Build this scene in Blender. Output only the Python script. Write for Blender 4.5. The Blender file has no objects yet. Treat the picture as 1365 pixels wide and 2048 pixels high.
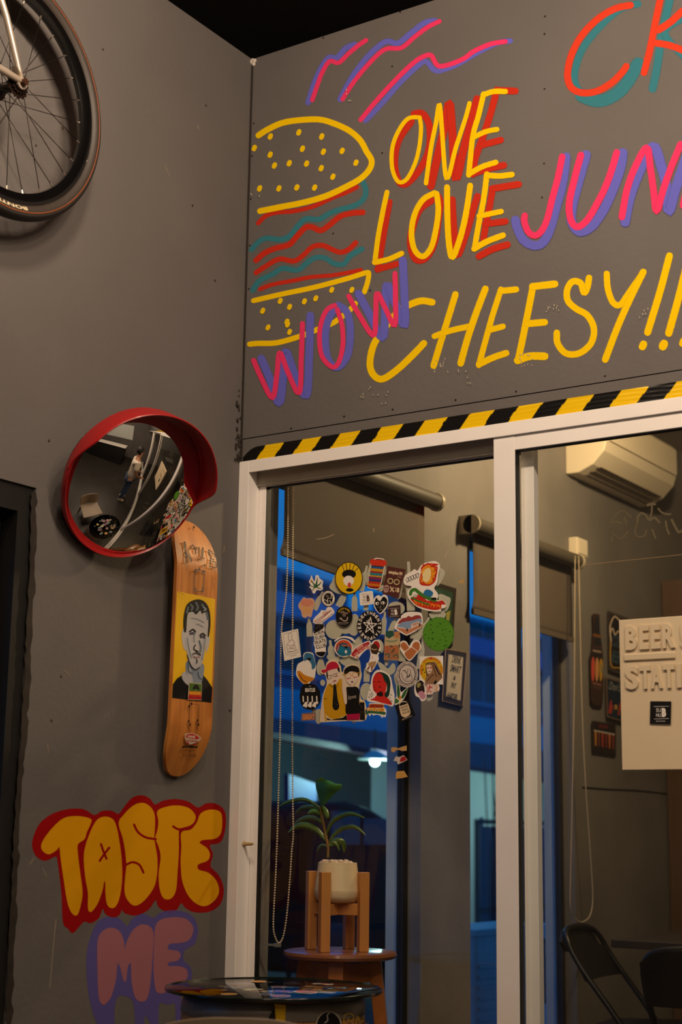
import bpy, bmesh, math, random
import numpy as np
from mathutils import Vector
from mathutils.geometry import tessellate_polygon
random.seed(7)
S = bpy.context.scene
COL = S.collection
PI = math.pi

# ------------------------------------------------------------------ camera
FPX = 3067.64; YAW, PIT, ROL = 0.58671009, 0.20612935, 0.01517103
CAM = np.array([2.83114154, -3.68878538, 1.10])
_f = np.array([-math.sin(YAW)*math.cos(PIT), math.cos(YAW)*math.cos(PIT), math.sin(PIT)])
_r = np.array([math.cos(YAW), math.sin(YAW), 0.0]); _u = np.cross(_r, _f)
CR = math.cos(ROL)*_r + math.sin(ROL)*_u; CU = -math.sin(ROL)*_r + math.cos(ROL)*_u; CF = _f
cam_d = bpy.data.cameras.new('camera'); cam = bpy.data.objects.new('camera', cam_d); COL.objects.link(cam)
from mathutils import Matrix
cam.matrix_world = Matrix(((CR[0], CU[0], -CF[0], CAM[0]), (CR[1], CU[1], -CF[1], CAM[1]), (CR[2], CU[2], -CF[2], CAM[2]), (0, 0, 0, 1)))
cam_d.sensor_fit = 'VERTICAL'; cam_d.sensor_height = 36.0; cam_d.lens = FPX*36/2048
cam_d.clip_start = 0.05
cam_d.dof.use_dof = True; cam_d.dof.focus_distance = 4.45; cam_d.dof.aperture_fstop = 3.2
S.camera = cam

# ------------------------------------------------------------------ world (dusk sky), exposure
S.view_settings.view_transform = 'Standard'; S.view_settings.look = 'None'
S.view_settings.exposure = 0.0; S.view_settings.gamma = 1.0
S.view_settings.use_curve_mapping = False
S.cycles.transparent_max_bounces = 24
w = bpy.data.worlds.new('dusk_sky'); S.world = w; w.use_nodes = True
nt = w.node_tree; nt.nodes.clear()
o_ = nt.nodes.new('ShaderNodeOutputWorld'); b_ = nt.nodes.new('ShaderNodeBackground')
tc = nt.nodes.new('ShaderNodeTexCoord'); nz = nt.nodes.new('ShaderNodeTexNoise'); rp = nt.nodes.new('ShaderNodeValToRGB')
nz.inputs['Scale'].default_value = 3.5; nz.inputs['Detail'].default_value = 3
rp.color_ramp.elements[0].position = .35; rp.color_ramp.elements[0].color = (.006, .105, .36, 1)
rp.color_ramp.elements[1].position = .7; rp.color_ramp.elements[1].color = (.012, .19, .60, 1)
nt.links.new(tc.outputs['Generated'], nz.inputs['Vector']); nt.links.new(nz.outputs['Fac'], rp.inputs['Fac'])
nt.links.new(rp.outputs['Color'], b_.inputs['Color']); b_.inputs['Strength'].default_value = 1.0
nt.links.new(b_.outputs[0], o_.inputs[0])

def lamp(name, loc, power, color, size=.06, kind='POINT', rot=None, spread=None):
    l = bpy.data.lights.new(name, kind); l.energy = power; l.color = color
    if kind == 'AREA': l.size = size
    else: l.shadow_soft_size = size
    o = bpy.data.objects.new(name, l); o.location = loc
    if rot: o.rotation_euler = rot
    COL.objects.link(o); return o
WARM = (1.0, .77, .56)
for _x in (.9, 1.5, 2.1, 2.7, 3.3): lamp('track_spot_light', (_x, -1.45, 3.36), 42, WARM, .08)
lamp('ceiling_lamp_light', (3.3, -2.6, 3.32), 38, WARM, .10)
lamp('ceiling_lamp_light', (2.8, -4.4, 3.32), 56, WARM, .10)
lamp('rear_room_lamp_light', (.85, 1.62, 2.80), 66, (1.0, .72, .39), .05)
lamp('street_and_fill_light', (-5.1, 5.6, 1.95), 60, (.50, 1.0, .95), .08)
lamp('street_and_fill_light', (-5.0, 13.2, 1.5), 26, (.55, 1.0, .95), .08)  # added fill light, brightens the pale wall by the gate

# ------------------------------------------------------------------ pixel helpers (photo pixels -> points on real planes)
def ray(x, y):
    d = CF*FPX + CR*(x-682.5) - CU*(y-1024); return d/np.linalg.norm(d)
def on(ax, v, x, y):
    d = ray(x, y); t = (v-CAM[ax])/d[ax]; return CAM + t*d
def plane_map(ax, v, sgn):      # sgn: direction of 'towards the viewer' along the axis
    def m(x, y, off=0.0):
        return on(ax, v + sgn*off, x, y)
    return m

# ------------------------------------------------------------------ colour / materials
def lin(c):
    if isinstance(c, str): c = tuple(int(c[i:i+2], 16) for i in (0, 2, 4))
    return tuple(((v/255)/12.92 if v/255 <= .04045 else ((v/255+.055)/1.055)**2.4) for v in c)
MATS = {}
def mat(name, col=(128, 128, 128), rough=.6, metal=0, noise=0, nscale=8, bump=0, bscale=40, stretch=None, spec=.5, coat=0, emit=None, es=1, col2=None):
    if name in MATS: return MATS[name]
    m = bpy.data.materials.new(name); m.use_nodes = True; n = m.node_tree; p = n.nodes['Principled BSDF']
    c = lin(col); p.inputs['Base Color'].default_value = (*c, 1); p.inputs['Roughness'].default_value = rough
    p.inputs['Metallic'].default_value = metal; p.inputs['Specular IOR Level'].default_value = spec
    if coat: p.inputs['Coat Weight'].default_value = coat; p.inputs['Coat Roughness'].default_value = .15
    if emit: p.inputs['Emission Color'].default_value = (*lin(emit), 1); p.inputs['Emission Strength'].default_value = es
    tc = n.nodes.new('ShaderNodeTexCoord'); mp = n.nodes.new('ShaderNodeMapping')
    if stretch: mp.inputs['Scale'].default_value = stretch
    n.links.new(tc.outputs['Object'], mp.inputs['Vector'])
    if noise:
        t = n.nodes.new('ShaderNodeTexNoise'); t.inputs['Scale'].default_value = nscale; t.inputs['Detail'].default_value = 5
        n.links.new(mp.outputs[0], t.inputs['Vector'])
        r = n.nodes.new('ShaderNodeValToRGB'); r.color_ramp.elements[0].position = .3; r.color_ramp.elements[1].position = .7
        d = lin(col2) if col2 else tuple(v*(1-noise) for v in c)
        r.color_ramp.elements[0].color = (*d, 1); r.color_ramp.elements[1].color = (*c, 1)
        n.links.new(t.outputs['Fac'], r.inputs['Fac']); n.links.new(r.outputs['Color'], p.inputs['Base Color'])
    if bump:
        t2 = n.nodes.new('ShaderNodeTexNoise'); t2.inputs['Scale'].default_value = bscale; t2.inputs['Detail'].default_value = 4
        n.links.new(mp.outputs[0], t2.inputs['Vector'])
        b = n.nodes.new('ShaderNodeBump'); b.inputs['Strength'].default_value = bump; b.inputs['Distance'].default_value = .01
        n.links.new(t2.outputs['Fac'], b.inputs['Height']); n.links.new(b.outputs[0], p.inputs['Normal'])
    MATS[name] = m; return m
def mat_print(name, rough=.45, soft=False, spec=.3):
    m = bpy.data.materials.new(name); m.use_nodes = True; n = m.node_tree; p = n.nodes['Principled BSDF']
    p.inputs['Roughness'].default_value = rough; p.inputs['Specular IOR Level'].default_value = spec
    a = n.nodes.new('ShaderNodeAttribute'); a.attribute_name = 'Col'
    n.links.new(a.outputs['Color'], p.inputs['Base Color'])
    if soft:
        tc = n.nodes.new('ShaderNodeTexCoord'); t = n.nodes.new('ShaderNodeTexNoise'); t.inputs['Scale'].default_value = 260
        n.links.new(tc.outputs['Object'], t.inputs['Vector'])
        ad = n.nodes.new('ShaderNodeMath'); ad.operation = 'MULTIPLY_ADD'; ad.inputs[1].default_value = .5; ad.inputs[2].default_value = -.25
        n.links.new(t.outputs['Fac'], ad.inputs[0])
        s = n.nodes.new('ShaderNodeMath'); s.operation = 'ADD'; n.links.new(a.outputs['Alpha'], s.inputs[0]); n.links.new(ad.outputs[0], s.inputs[1])
        mr = n.nodes.new('ShaderNodeMapRange'); mr.interpolation_type = 'SMOOTHSTEP'; mr.inputs['From Min'].default_value = .12; mr.inputs['From Max'].default_value = .8
        mr.inputs['To Max'].default_value = .97
        n.links.new(s.outputs[0], mr.inputs['Value'])
        tr = n.nodes.new('ShaderNodeBsdfTransparent'); mx = n.nodes.new('ShaderNodeMixShader')
        n.links.new(mr.outputs[0], mx.inputs[0]); n.links.new(tr.outputs[0], mx.inputs[1]); n.links.new(p.outputs[0], mx.inputs[2])
        n.links.new(mx.outputs[0], n.nodes['Material Output'].inputs[0])
    return m
def mat_glass(name, tint=(.975, .985, .98), haze=0.0, ior=1.45, hcol=(.5, .45, .4)):
    m = bpy.data.materials.new(name); m.use_nodes = True; n = m.node_tree; n.nodes.remove(n.nodes['Principled BSDF'])
    tr = n.nodes.new('ShaderNodeBsdfTransparent'); tr.inputs[0].default_value = (*tint, 1)
    g = n.nodes.new('ShaderNodeBsdfGlossy'); g.inputs['Roughness'].default_value = .01
    fr = n.nodes.new('ShaderNodeFresnel'); fr.inputs[0].default_value = ior
    ge = n.nodes.new('ShaderNodeNewGeometry'); iv = n.nodes.new('ShaderNodeMath'); iv.operation = 'SUBTRACT'; iv.inputs[0].default_value = 1; n.links.new(ge.outputs['Backfacing'], iv.inputs[1])
    fm = n.nodes.new('ShaderNodeMath'); fm.operation = 'MULTIPLY'; n.links.new(fr.outputs[0], fm.inputs[0]); n.links.new(iv.outputs[0], fm.inputs[1])   # outer faces only: no false total reflection inside the pane
    mx = n.nodes.new('ShaderNodeMixShader'); n.links.new(fm.outputs[0], mx.inputs[0]); n.links.new(tr.outputs[0], mx.inputs[1]); n.links.new(g.outputs[0], mx.inputs[2])
    out = mx
    if haze:
        d = n.nodes.new('ShaderNodeBsdfDiffuse'); d.inputs[0].default_value = (*hcol, 1)
        t = n.nodes.new('ShaderNodeTexNoise'); t.inputs['Scale'].default_value = 5; t.inputs['Detail'].default_value = 6
        tc = n.nodes.new('ShaderNodeTexCoord'); n.links.new(tc.outputs['Object'], t.inputs['Vector'])
        mm = n.nodes.new('ShaderNodeMath'); mm.operation = 'MULTIPLY'; mm.inputs[1].default_value = haze*2; n.links.new(t.outputs['Fac'], mm.inputs[0])
        m2 = n.nodes.new('ShaderNodeMixShader'); n.links.new(mm.outputs[0], m2.inputs[0]); n.links.new(mx.outputs[0], m2.inputs[1]); n.links.new(d.outputs[0], m2.inputs[2]); out = m2
    n.links.new(out.outputs[0], n.nodes['Material Output'].inputs[0]); return m

# ------------------------------------------------------------------ mesh helpers
WLOC = {}
def wloc(o): return WLOC.get(o.name, Vector((0, 0, 0))) if o else Vector((0, 0, 0))
def obj(name, V, F, m, parent=None, smooth=False, cols=None, bevel=0, label=None, sharp=None):
    off = wloc(parent)
    me = bpy.data.meshes.new(name); me.from_pydata([tuple(Vector(v)-off) for v in V], [], F); me.update()
    mm = m if isinstance(m, (list, tuple)) else [m]
    for x in mm: me.materials.append(x)
    if cols is not None:
        at = me.color_attributes.new('Col', 'FLOAT_COLOR', 'POINT')
        at.data.foreach_set('color', np.array(cols, dtype=np.float32).ravel())
    if smooth:
        me.polygons.foreach_set('use_smooth', [True]*len(me.polygons))
        if smooth != 'all': me.set_sharp_from_angle(angle=math.radians(40))
    o = bpy.data.objects.new(name, me); COL.objects.link(o)
    if parent: o.parent = parent
    WLOC[o.name] = off.copy()
    if bevel:
        b = o.modifiers.new('bevel', 'BEVEL'); b.width = bevel; b.segments = 2; b.limit_method = 'ANGLE'
    if label: o['label'] = label
    return o
def thing(name, loc, label, cat, group=None):
    o = bpy.data.objects.new(name, None); o.empty_display_size = .05; COL.objects.link(o); o.location = loc
    WLOC[o.name] = Vector(loc); o['label'] = label; o['category'] = cat
    if group: o['group'] = group
    return o
def tag(o, label, cat, group=None):
    o['label'] = label; o['category'] = cat
    if group: o['group'] = group
    return o
def structure(o, label=None):
    o['kind'] = 'structure'
    if label: o['label'] = label
    return o
class G:      # geometry collector
    def __init__(s): s.V = []; s.F = []
    def add(s, V, F):
        k = len(s.V); s.V += [tuple(float(c) for c in v) for v in V]; s.F += [tuple(i+k for i in f) for f in F]; return s
    def box(s, x0, x1, y0, y1, z0, z1):
        return s.add([(x0,y0,z0),(x1,y0,z0),(x1,y1,z0),(x0,y1,z0),(x0,y0,z1),(x1,y0,z1),(x1,y1,z1),(x0,y1,z1)],
                     [(0,3,2,1),(4,5,6,7),(0,1,5,4),(1,2,6,5),(2,3,7,6),(3,0,4,7)])
    def bar(s, a, b, wx, wy, up=(0,0,1), taper=1.0):   # rectangular bar from a to b
        a = Vector(a); b = Vector(b); d = (b-a).normalized(); u = Vector(up)
        if abs(d.dot(u)) > .98: u = Vector((1,0,0)) if abs(d.x) < .9 else Vector((0,1,0))
        e1 = d.cross(u).normalized(); e2 = e1.cross(d)
        V = []
        for p, t in ((a,1),(b,taper)):
            for sx, sy in ((-1,-1),(1,-1),(1,1),(-1,1)): V.append(p + e1*sx*wx/2*t + e2*sy*wy/2*t)
        return s.add(V, [(0,3,2,1),(4,5,6,7),(0,1,5,4),(1,2,6,5),(2,3,7,6),(3,0,4,7)])
    def tube(s, P, r, n=8, closed=False, cap=True):
        P = [Vector(p) for p in P]; N = len(P); rr = r if isinstance(r, (list, tuple)) else [r]*N
        V = []; F = []; pu = None
        for i, p in enumerate(P):
            a = P[i-1] if (i > 0 or closed) else P[i]; b = P[(i+1) % N] if (i < N-1 or closed) else P[i]
            d = (b-a).normalized()
            if pu is None:
                pu = Vector((0,0,1)) if abs(d.z) < .9 else Vector((1,0,0))
            u = (pu - d*pu.dot(d)).normalized(); v = d.cross(u); pu = u
            for k in range(n):
                t = 2*PI*k/n; V.append(p + u*math.cos(t)*rr[i] + v*math.sin(t)*rr[i])
        M = N if closed else N-1
        for i in range(M):
            for k in range(n):
                a = i*n+k; b = i*n+(k+1) % n; c = ((i+1) % N)*n+(k+1) % n; d = ((i+1) % N)*n+k; F.append((a,b,c,d))
        if cap and not closed: F.append(tuple(range(n-1,-1,-1))); F.append(tuple((N-1)*n+k for k in range(n)))
        return s.add(V, F)
    def lathe(s, prof, c, n=32, ax=None, e1=None):   # prof: (r, h) along axis
        c = Vector(c); ax = Vector(ax or (0,0,1)).normalized()
        e1 = Vector(e1).normalized() if e1 else (Vector((1,0,0)) if abs(ax.x) < .9 else Vector((0,1,0)))
        e1 = (e1 - ax*e1.dot(ax)).normalized(); e2 = ax.cross(e1); V = []; F = []
        for r, h in prof:
            for k in range(n):
                t = 2*PI*k/n; V.append(c + ax*h + e1*math.cos(t)*r + e2*math.sin(t)*r)
        for i in range(len(prof)-1):
            for k in range(n): F.append((i*n+k, i*n+(k+1) % n, (i+1)*n+(k+1) % n, (i+1)*n+k))
        if prof[0][0] > 1e-6: F.append(tuple(range(n-1,-1,-1)))
        if prof[-1][0] > 1e-6: F.append(tuple((len(prof)-1)*n+k for k in range(n)))
        return s.add(V, F)
    def ball(s, c, r, n=6, m=4, sc=(1,1,1)):
        V = [(c[0],c[1],c[2]+r*sc[2])]; F = []
        for i in range(1, m):
            a = PI*i/m
            for k in range(n):
                t = 2*PI*k/n; V.append((c[0]+r*sc[0]*math.sin(a)*math.cos(t), c[1]+r*sc[1]*math.sin(a)*math.sin(t), c[2]+r*sc[2]*math.cos(a)))
        V.append((c[0],c[1],c[2]-r*sc[2])); L = len(V)-1
        for k in range(n):
            F.append((0, 1+k, 1+(k+1) % n)); F.append((L, L-n+(k+1) % n, L-n+k))
            for i in range(m-2): F.append((1+i*n+k, 1+(i+1)*n+k, 1+(i+1)*n+(k+1) % n, 1+i*n+(k+1) % n))
        return s.add(V, F)
    def quadbox(s, P, n, t):   # four corners P, extruded by vector n*t backwards
        n = Vector(n)*t; P = [Vector(p) for p in P]
        return s.add(P+[p+n for p in P], [(0,1,2,3),(7,6,5,4),(0,4,5,1),(1,5,6,2),(2,6,7,3),(3,7,4,0)])
    def out(s, name, m, parent=None, **k): return obj(name, s.V, s.F, m, parent, **k)

def catmull(P, k=6, closed=False):
    P = [np.array(p, float) for p in P]; N = len(P)
    if N < 3: return P
    out = []
    for i in range(N if closed else N-1):
        g = (lambda j: P[j % N]) if closed else (lambda j: P[min(max(j, 0), N-1)])
        a, b, c, d = g(i-1), g(i), g(i+1), g(i+2)
        for j in range(k):
            t = j/k; out.append(.5*((2*b) + (-a+c)*t + (2*a-5*b+4*c-d)*t*t + (-a+3*b-3*c+d)*t**3))
    if not closed: out.append(P[-1])
    return out
_CH = {}
def glyph(txt, bold=0.0):
    key = (txt, bold)
    if key in _CH: return _CH[key]
    c = bpy.data.curves.new('t', 'FONT'); c.body = txt; c.resolution_u = 3; c.offset = bold; c.fill_mode = 'BOTH' if False else 'FRONT'
    o = bpy.data.objects.new('t', c); COL.objects.link(o); dg = bpy.context.evaluated_depsgraph_get(); dg.update()
    me = o.evaluated_get(dg).to_mesh()
    V = np.array([v.co[:2] for v in me.vertices]) if len(me.vertices) else np.zeros((0, 2)); F = [tuple(p.vertices) for p in me.polygons]
    o.evaluated_get(dg).to_mesh_clear(); bpy.data.objects.remove(o); bpy.data.curves.remove(c)
    _CH[key] = (V, F); return V, F

class Art:
    """flat print or paint: polygons, strokes and lettering in photo pixels, laid on a real surface through `m`"""
    def __init__(s, m, T=None, dz=1.2e-4): s.m = m; s.T = T or (lambda x, y: (x, y)); s.V = []; s.F = []; s.C = []; s.L = 0; s.dz = dz; s.k = 1.0
    def reg(s, x0, y0, k): s.T = lambda x, y: (x0+x*k, y0+y*k); s.k = k; return s
    def _put(s, P, F, c, A=None, ramp=0.0):
        k = len(s.V); c = lin(c)
        for i, p in enumerate(P):
            x, y = s.T(p[0], p[1]); s.V.append(s.m(x, y, s.L*s.dz + ramp*i)); s.C.append((*c, 1.0 if A is None else A[i]))
        s.F += [tuple(j+k for j in f) for f in F]
    def poly(s, P, c, smooth=True, soft=0, k=4):
        Q = catmull(P, k, True) if smooth else [np.array(p, float) for p in P]
        s.L += 1
        F = tessellate_polygon([[Vector((p[0], p[1], 0)) for p in Q]])
        s._put(Q, [tuple(f) for f in F], c)
        if soft: s.stroke(list(Q)+[Q[0]], soft, c, raw=True)
        return s
    def stroke(s, P, wd, c, raw=False, w2=None, sub=6, soft=True):
        Q = P if raw else catmull(P, sub)
        Q = [np.array(q, float) for q in Q]; Q = [q for i, q in enumerate(Q) if i == 0 or np.hypot(*(q-Q[i-1])) > 1e-3]
        N = len(Q); 
        if N < 2: return s
        s.L += 1; V = []; A = []; F = []; K = 5
        offs = (-1, -.62, 0, .62, 1); al = (0, 1, 1, 1, 0)
        rows = []
        def nd(i):
            a = Q[max(i-1, 0)]; b = Q[min(i+1, N-1)]; d = b-a; return d/max(np.hypot(*d), 1e-9)
        h0 = wd/2; h1 = (w2 or wd)/2
        d0 = nd(0)
        for a in (1.0, .8, .45): 
            rows.append((Q[0]-d0*h0*a, d0, h0*math.sqrt(max(0, 1-a*a)), 0 if a == 1 else None))
        for i in range(N): rows.append((Q[i], nd(i), h0+(h1-h0)*i/(N-1), None))
        d1 = nd(N-1)
        for a in (.45, .8, 1.0): rows.append((Q[-1]+d1*h1*a, d1, h1*math.sqrt(max(0, 1-a*a)), 0 if a == 1 else None))
        for ri, (p, d, h, a0) in enumerate(rows):
            n = np.array((-d[1], d[0]))
            for o, al_ in zip(offs, al):
                V.append(p+n*h*o); A.append(0 if (a0 == 0) else al_)
        for i in range(len(rows)-1):
            for j in range(K-1): F.append((i*K+j, i*K+j+1, (i+1)*K+j+1, (i+1)*K+j))
        s._put(V, F, c, A if soft else None, ramp=1.5e-7)
        return s
    def line(s, P, wd, c, sub=4, curve=True): return s.stroke(P if curve else P, wd, c, raw=not curve, sub=sub, soft=False)
    def disc(s, x, y, rx, ry, c, n=28, rot=0, a0=0, a1=2*PI):
        s.L += 1; P = [(x, y)]; cr, sr = math.cos(rot), math.sin(rot)
        for i in range(n+1):
            t = a0+(a1-a0)*i/n; u, v = rx*math.cos(t), ry*math.sin(t); P.append((x+u*cr-v*sr, y+u*sr+v*cr))
        s._put(P, [(0, i, i+1) for i in range(1, n+1)], c); return s
    def ring(s, x, y, rx, ry, wd, c, n=32):
        P = [(x+rx*math.cos(2*PI*i/n), y+ry*math.sin(2*PI*i/n)) for i in range(n+1)]; return s.stroke(P, wd, c, raw=True, soft=False)
    def text(s, t, x, y, w_, h_, c, rot=0, bold=.02, sk=0):   # fits the words into w_ x h_ centred on x, y; rot in degrees, anticlockwise on screen
        V, F = glyph(t, bold)
        if not len(V): return s
        lo, hi = V.min(0), V.max(0); s.L += 1; r = math.radians(rot); P = []
        for v in V:
            u = ((v[0]-lo[0])/(hi[0]-lo[0])-.5)*w_; q = ((v[1]-lo[1])/max(hi[1]-lo[1], 1e-6)-.5)*h_; u += q*sk
            P.append((x+u*math.cos(r)-q*math.sin(r), y-(u*math.sin(r)+q*math.cos(r))))
        s._put(P, F, c); return s
    def arc(s, t, x, y, rx, ry, a0, a1, cw, ch, c, bold=.02, inward=False):  # degrees, 90 = top, runs a0 -> a1
        n = len(t)
        for i, chh in enumerate(t):
            if chh == ' ': continue
            a = math.radians(a0+(a1-a0)*(i+.5)/n); px, py = x+rx*math.cos(a), y-ry*math.sin(a)
            deg = math.degrees(math.atan2(ry*math.sin(a), rx*math.cos(a)))-90
            if inward: deg += 180
            L = s.L; s.text(chh, px, py, cw*(.35 if chh in 'I1' else 1), ch, c, deg, bold); s.L = L
        s.L += 1; return s
    def build(s, name, mt, parent=None, label=None):
        return obj(name, s.V, s.F, mt, parent, cols=s.C, label=label)
M_PRINT = mat_print('sticker_print', .55); M_SPRAY = mat_print('spray_paint', .8, soft=True, spec=.1)
M_PAINT = mat_print('flat_paint', .6)

# ================================================================== the room
M_WALL = mat('grey_wall_paint', (99, 94, 92), .78, noise=.14, nscale=2.2, bump=.12, bscale=60)
M_WALL2 = mat('grey_cement_wall', (128, 122, 116), .72, noise=.28, nscale=2.6, bump=.15, bscale=30)
M_CEIL = mat('black_ceiling', (6, 5, 5), .9, spec=.1, bump=.2, bscale=20)
M_ALU = mat('cream_aluminium', (244, 238, 233), .42, noise=.06, nscale=6, spec=.4)
M_ALUD = mat('dull_aluminium', (176, 168, 150), .5, noise=.08, nscale=6)
M_BLACK = mat('black_rubber', (12, 11, 10), .6)
M_DARK = mat('black_frame_paint', (12, 10, 9), .6)
M_FLOOR = mat('dark_floor', (50, 46, 42), .45, noise=.3, nscale=3)
M_GLASS_L = mat_glass('clear_glass'); M_GLASS_R = mat_glass('dusty_glass', haze=.007); M_GLASS_W = mat_glass('window_glass')
M_PEEL = mat('dark_peeling_paint', (48, 39, 31), .85, noise=.6, nscale=25)

structure(G().box(-.14, 6, -6, 0, -.1, 0).out('floor', M_FLOOR), 'dark smooth floor of the front room')
structure(G().box(-.14, 6, 0, 3.9, -.1, 0).out('floor', M_FLOOR), 'dark floor of the room behind the glass')
structure(G().box(-.14, 6, -6, .1, 3.588, 3.7).out('ceiling', M_CEIL), 'black painted ceiling')
structure(G().box(-.14, 6, .1, 3.9, 3.072, 3.2).out('ceiling', mat('rear_ceiling_paint', (150, 140, 125), .8)), 'ceiling of the room behind the glass')
# left wall, front room (door opening y -1.85..-0.871, up to 1.97)
wl = G(); wl.box(-.14, 0, -.871, 0, 0, 3.588); wl.box(-.14, 0, -1.85, -.871, 1.97, 3.588); wl.box(-.14, 0, -6, -1.85, 0, 3.588)
wall_left = structure(wl.out('wall_left', M_WALL), 'grey painted left wall with spray painted letters')
# left wall of the rear room with two tall windows
W1 = (.207, 1.112); W2 = (1.478, 2.395); WT = 2.24
wr = G()
for a, b in ((0, W1[0]), (W1[1], W2[0]), (W2[1], 3.9)): wr.box(-.12, 0, a, b, 0, 3.072)
for a, b in (W1, W2): wr.box(-.12, 0, a, b, WT, 3.072)
wall_lr = structure(wr.out('wall_left', M_WALL2), 'bare grey cement wall with two tall windows behind the glass')
structure(G().box(-.12, 6, 3.78, 3.9, 0, 3.072).out('wall_back', M_WALL2), 'cement wall at the far end of the rear room')
structure(G().box(6, 6.1, -6, 3.9, 0, 3.588).out('wall_right', M_WALL), 'grey wall far to the right')
structure(G().box(-.14, 6, -6.1, -6, 0, 3.588).out('wall_front', M_WALL), 'grey wall behind the viewer')
# partition panel over the sliding doors
wall_p = structure(G().box(.006, 6, 0, .1, 2.298, 3.588).out('wall_back', M_WALL), 'grey panel over the sliding doors covered in spray painted words')
G().box(.004, 6, .002, .1, 2.223, 2.2955).out('lower_strip', M_WALL, wall_p)
g = G()
for x, y in ((508, 247), (505, 312), (502, 398), (500, 491), (498, 578), (583, 857), (689, 833), (786, 819), (912, 800), (1033, 783), (1211, 752), (1091, 33), (1090, 68), (1090, 178), (1089, 327), (1085, 395), (647, 76), (765, 306), (667, 467), (741, 581), (785, 133), (801, 24)):
    p = on(1, 0, x, y); g.lathe([(0, .0015), (.0028, .0012), (.003, 0)], p, 8, ax=(0, -1, 0))
g.out('screw_head', mat('dark_screw', (30, 26, 24), .5, .5), wall_p)['kind'] = 'stuff'
# ragged seam in the corner and round the door opening
def ragged(name, pts, wd, m, parent, ax, v, sgn, lab=None):
    a = Art(plane_map(ax, v, sgn)); P = []
    Q = catmull(pts, 14)
    L = [(q[0]-wd/2*random.uniform(.5, 1.1), q[1]) for q in Q]; R = [(q[0]+wd/2*random.uniform(.4, 1.2), q[1]) for q in Q]
    V = [a.m(x, y, .001) for x, y in L]+[a.m(x, y, .001) for x, y in R]; n = len(Q)
    return obj(name, V, [(i, i+1, n+i+1, n+i) for i in range(n-1)], m, parent, label=lab)
ragged('paint_edge', [(68, 985), (62, 1200), (52, 1400), (38, 1600), (28, 1800), (18, 2048), (14, 2130)], 15, M_PEEL, wall_left, 0, 0, 1, 'ragged dark paint edge along the door opening')
structure(G().box(-.002, .006, -.004, .004, 2.225, 3.56).out('trim_1', mat('dark_seam', (40, 33, 28), .9)), 'dark open seam in the room corner')
g = G()
for i in range(42):
    z = 2.225+random.random()**2.2*.28; y = -random.random()**2*.03
    g.ball((.004, y-.002, z), random.uniform(.002, .006), 5, 3, (.6, 1, 1.3))
g.out('plaster_crumbs', M_PEEL, wall_left)['kind'] = 'stuff'
g = G(); p = on(1, 0, 503, 120)
for i in range(6): g.ball((.006+i*.004-.012, -.004, 3.575+random.uniform(-.012, .008)), .007, 6, 4)
g.out('caulk_blob', mat('white_caulk', (200, 190, 178), .8), wall_p)
# wiring crack on the rear wall
g = G(); g.tube([on(0, .002, x, y) for x, y in catmull([(1166, 1574), (1215, 1578), (1262, 1580), (1300, 1583), (1365, 1591), (1450, 1600)], 3)], .0022, 5)
tag(g.out('cable', M_DARK), 'thin dark cable running along the rear cement wall', 'cable')

# ---------------- front doorway on the left wall
door = bpy.data.objects.new('door_1', None); COL.objects.link(door); door.location = (-.06, -1.36, 0); WLOC[door.name] = Vector((-.06, -1.36, 0)); structure(door, 'black glazed door in the left wall')
G().box(-.13, -.008, -.925, -.871, 0, 1.97).out('door_frame', M_DARK, door)
G().box(-.13, -.008, -1.85, -1.80, 0, 1.97).out('door_frame', M_DARK, door)
G().box(-.13, -.008, -1.80, -.925, 1.90, 1.97).out('door_frame', M_DARK, door)
G().box(-.10, -.06, -1.01, -.93, 0, 1.89).out('stile', M_DARK, door, bevel=.003)
G().box(-.10, -.06, -1.79, -1.71, 0, 1.89).out('stile', M_DARK, door, bevel=.003)
G().box(-.10, -.06, -1.71, -1.01, 1.80, 1.89).out('rail', M_DARK, door); G().box(-.10, -.06, -1.71, -1.01, 0, .12).out('rail', M_DARK, door)
G().box(-.083, -.078, -1.71, -1.01, .12, 1.80).out('pane', M_GLASS_W, door)
structure(G().box(-1.6, -.141, -2.4, -.3, -.1, -.001).out('floor', M_FLOOR), 'dark ground outside the left door')
structure(G().box(-1.7, -1.6, -2.6, -.2, 0, 2.6).out('wall_outer', mat('night_wall', (30, 36, 60), .9)), 'dark wall outside the left door')
structure(G().box(-1.7, -.141, -2.6, -.2, 2.3, 2.4).out('ceiling', M_CEIL), 'dark canopy outside the left door')

# ---------------- sliding door set
HT = 2.223
frame = bpy.data.objects.new('door_2', None); COL.objects.link(frame); WLOC[frame.name] = Vector((0, 0, 0)); structure(frame, 'cream aluminium sliding door frame under the painted panel')
G().box(.0005, .038, -.006, .10, 0, HT).out('jamb', M_ALU, frame, bevel=.0015)
G().box(.0385, 5.9, -.006, .0, 2.185, HT).box(.0385, 5.9, 0, .10, 2.203, HT).out('header', M_ALU, frame, bevel=.001)
G().box(.0385, .93, .038, .044, 2.150, 2.203).out('track', M_ALUD, frame)
G().box(.0385, 5.9, -.006, .1, 0, .03).out('sill', M_ALU, frame)
G().box(3.9, 3.96, -.006, .1, .03, 2.185).out('jamb', M_ALU, frame)
kn = on(1, .02, 486, 1688); kn2 = on(1, .02, 507, 1687)
g = G(); P0 = Vector((.038, .02, kn[2])); g.lathe([(.0075, 0), (.008, .004), (.0055, .007), (.0048, .03), (.0035, .037)], P0, 14, ax=(1, -.1, .02))
g.out('latch_knob', mat('worn_tan_plastic', (190, 160, 110), .5, noise=.3, nscale=60), frame, smooth=True, label='worn tan conical latch knob')

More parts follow.
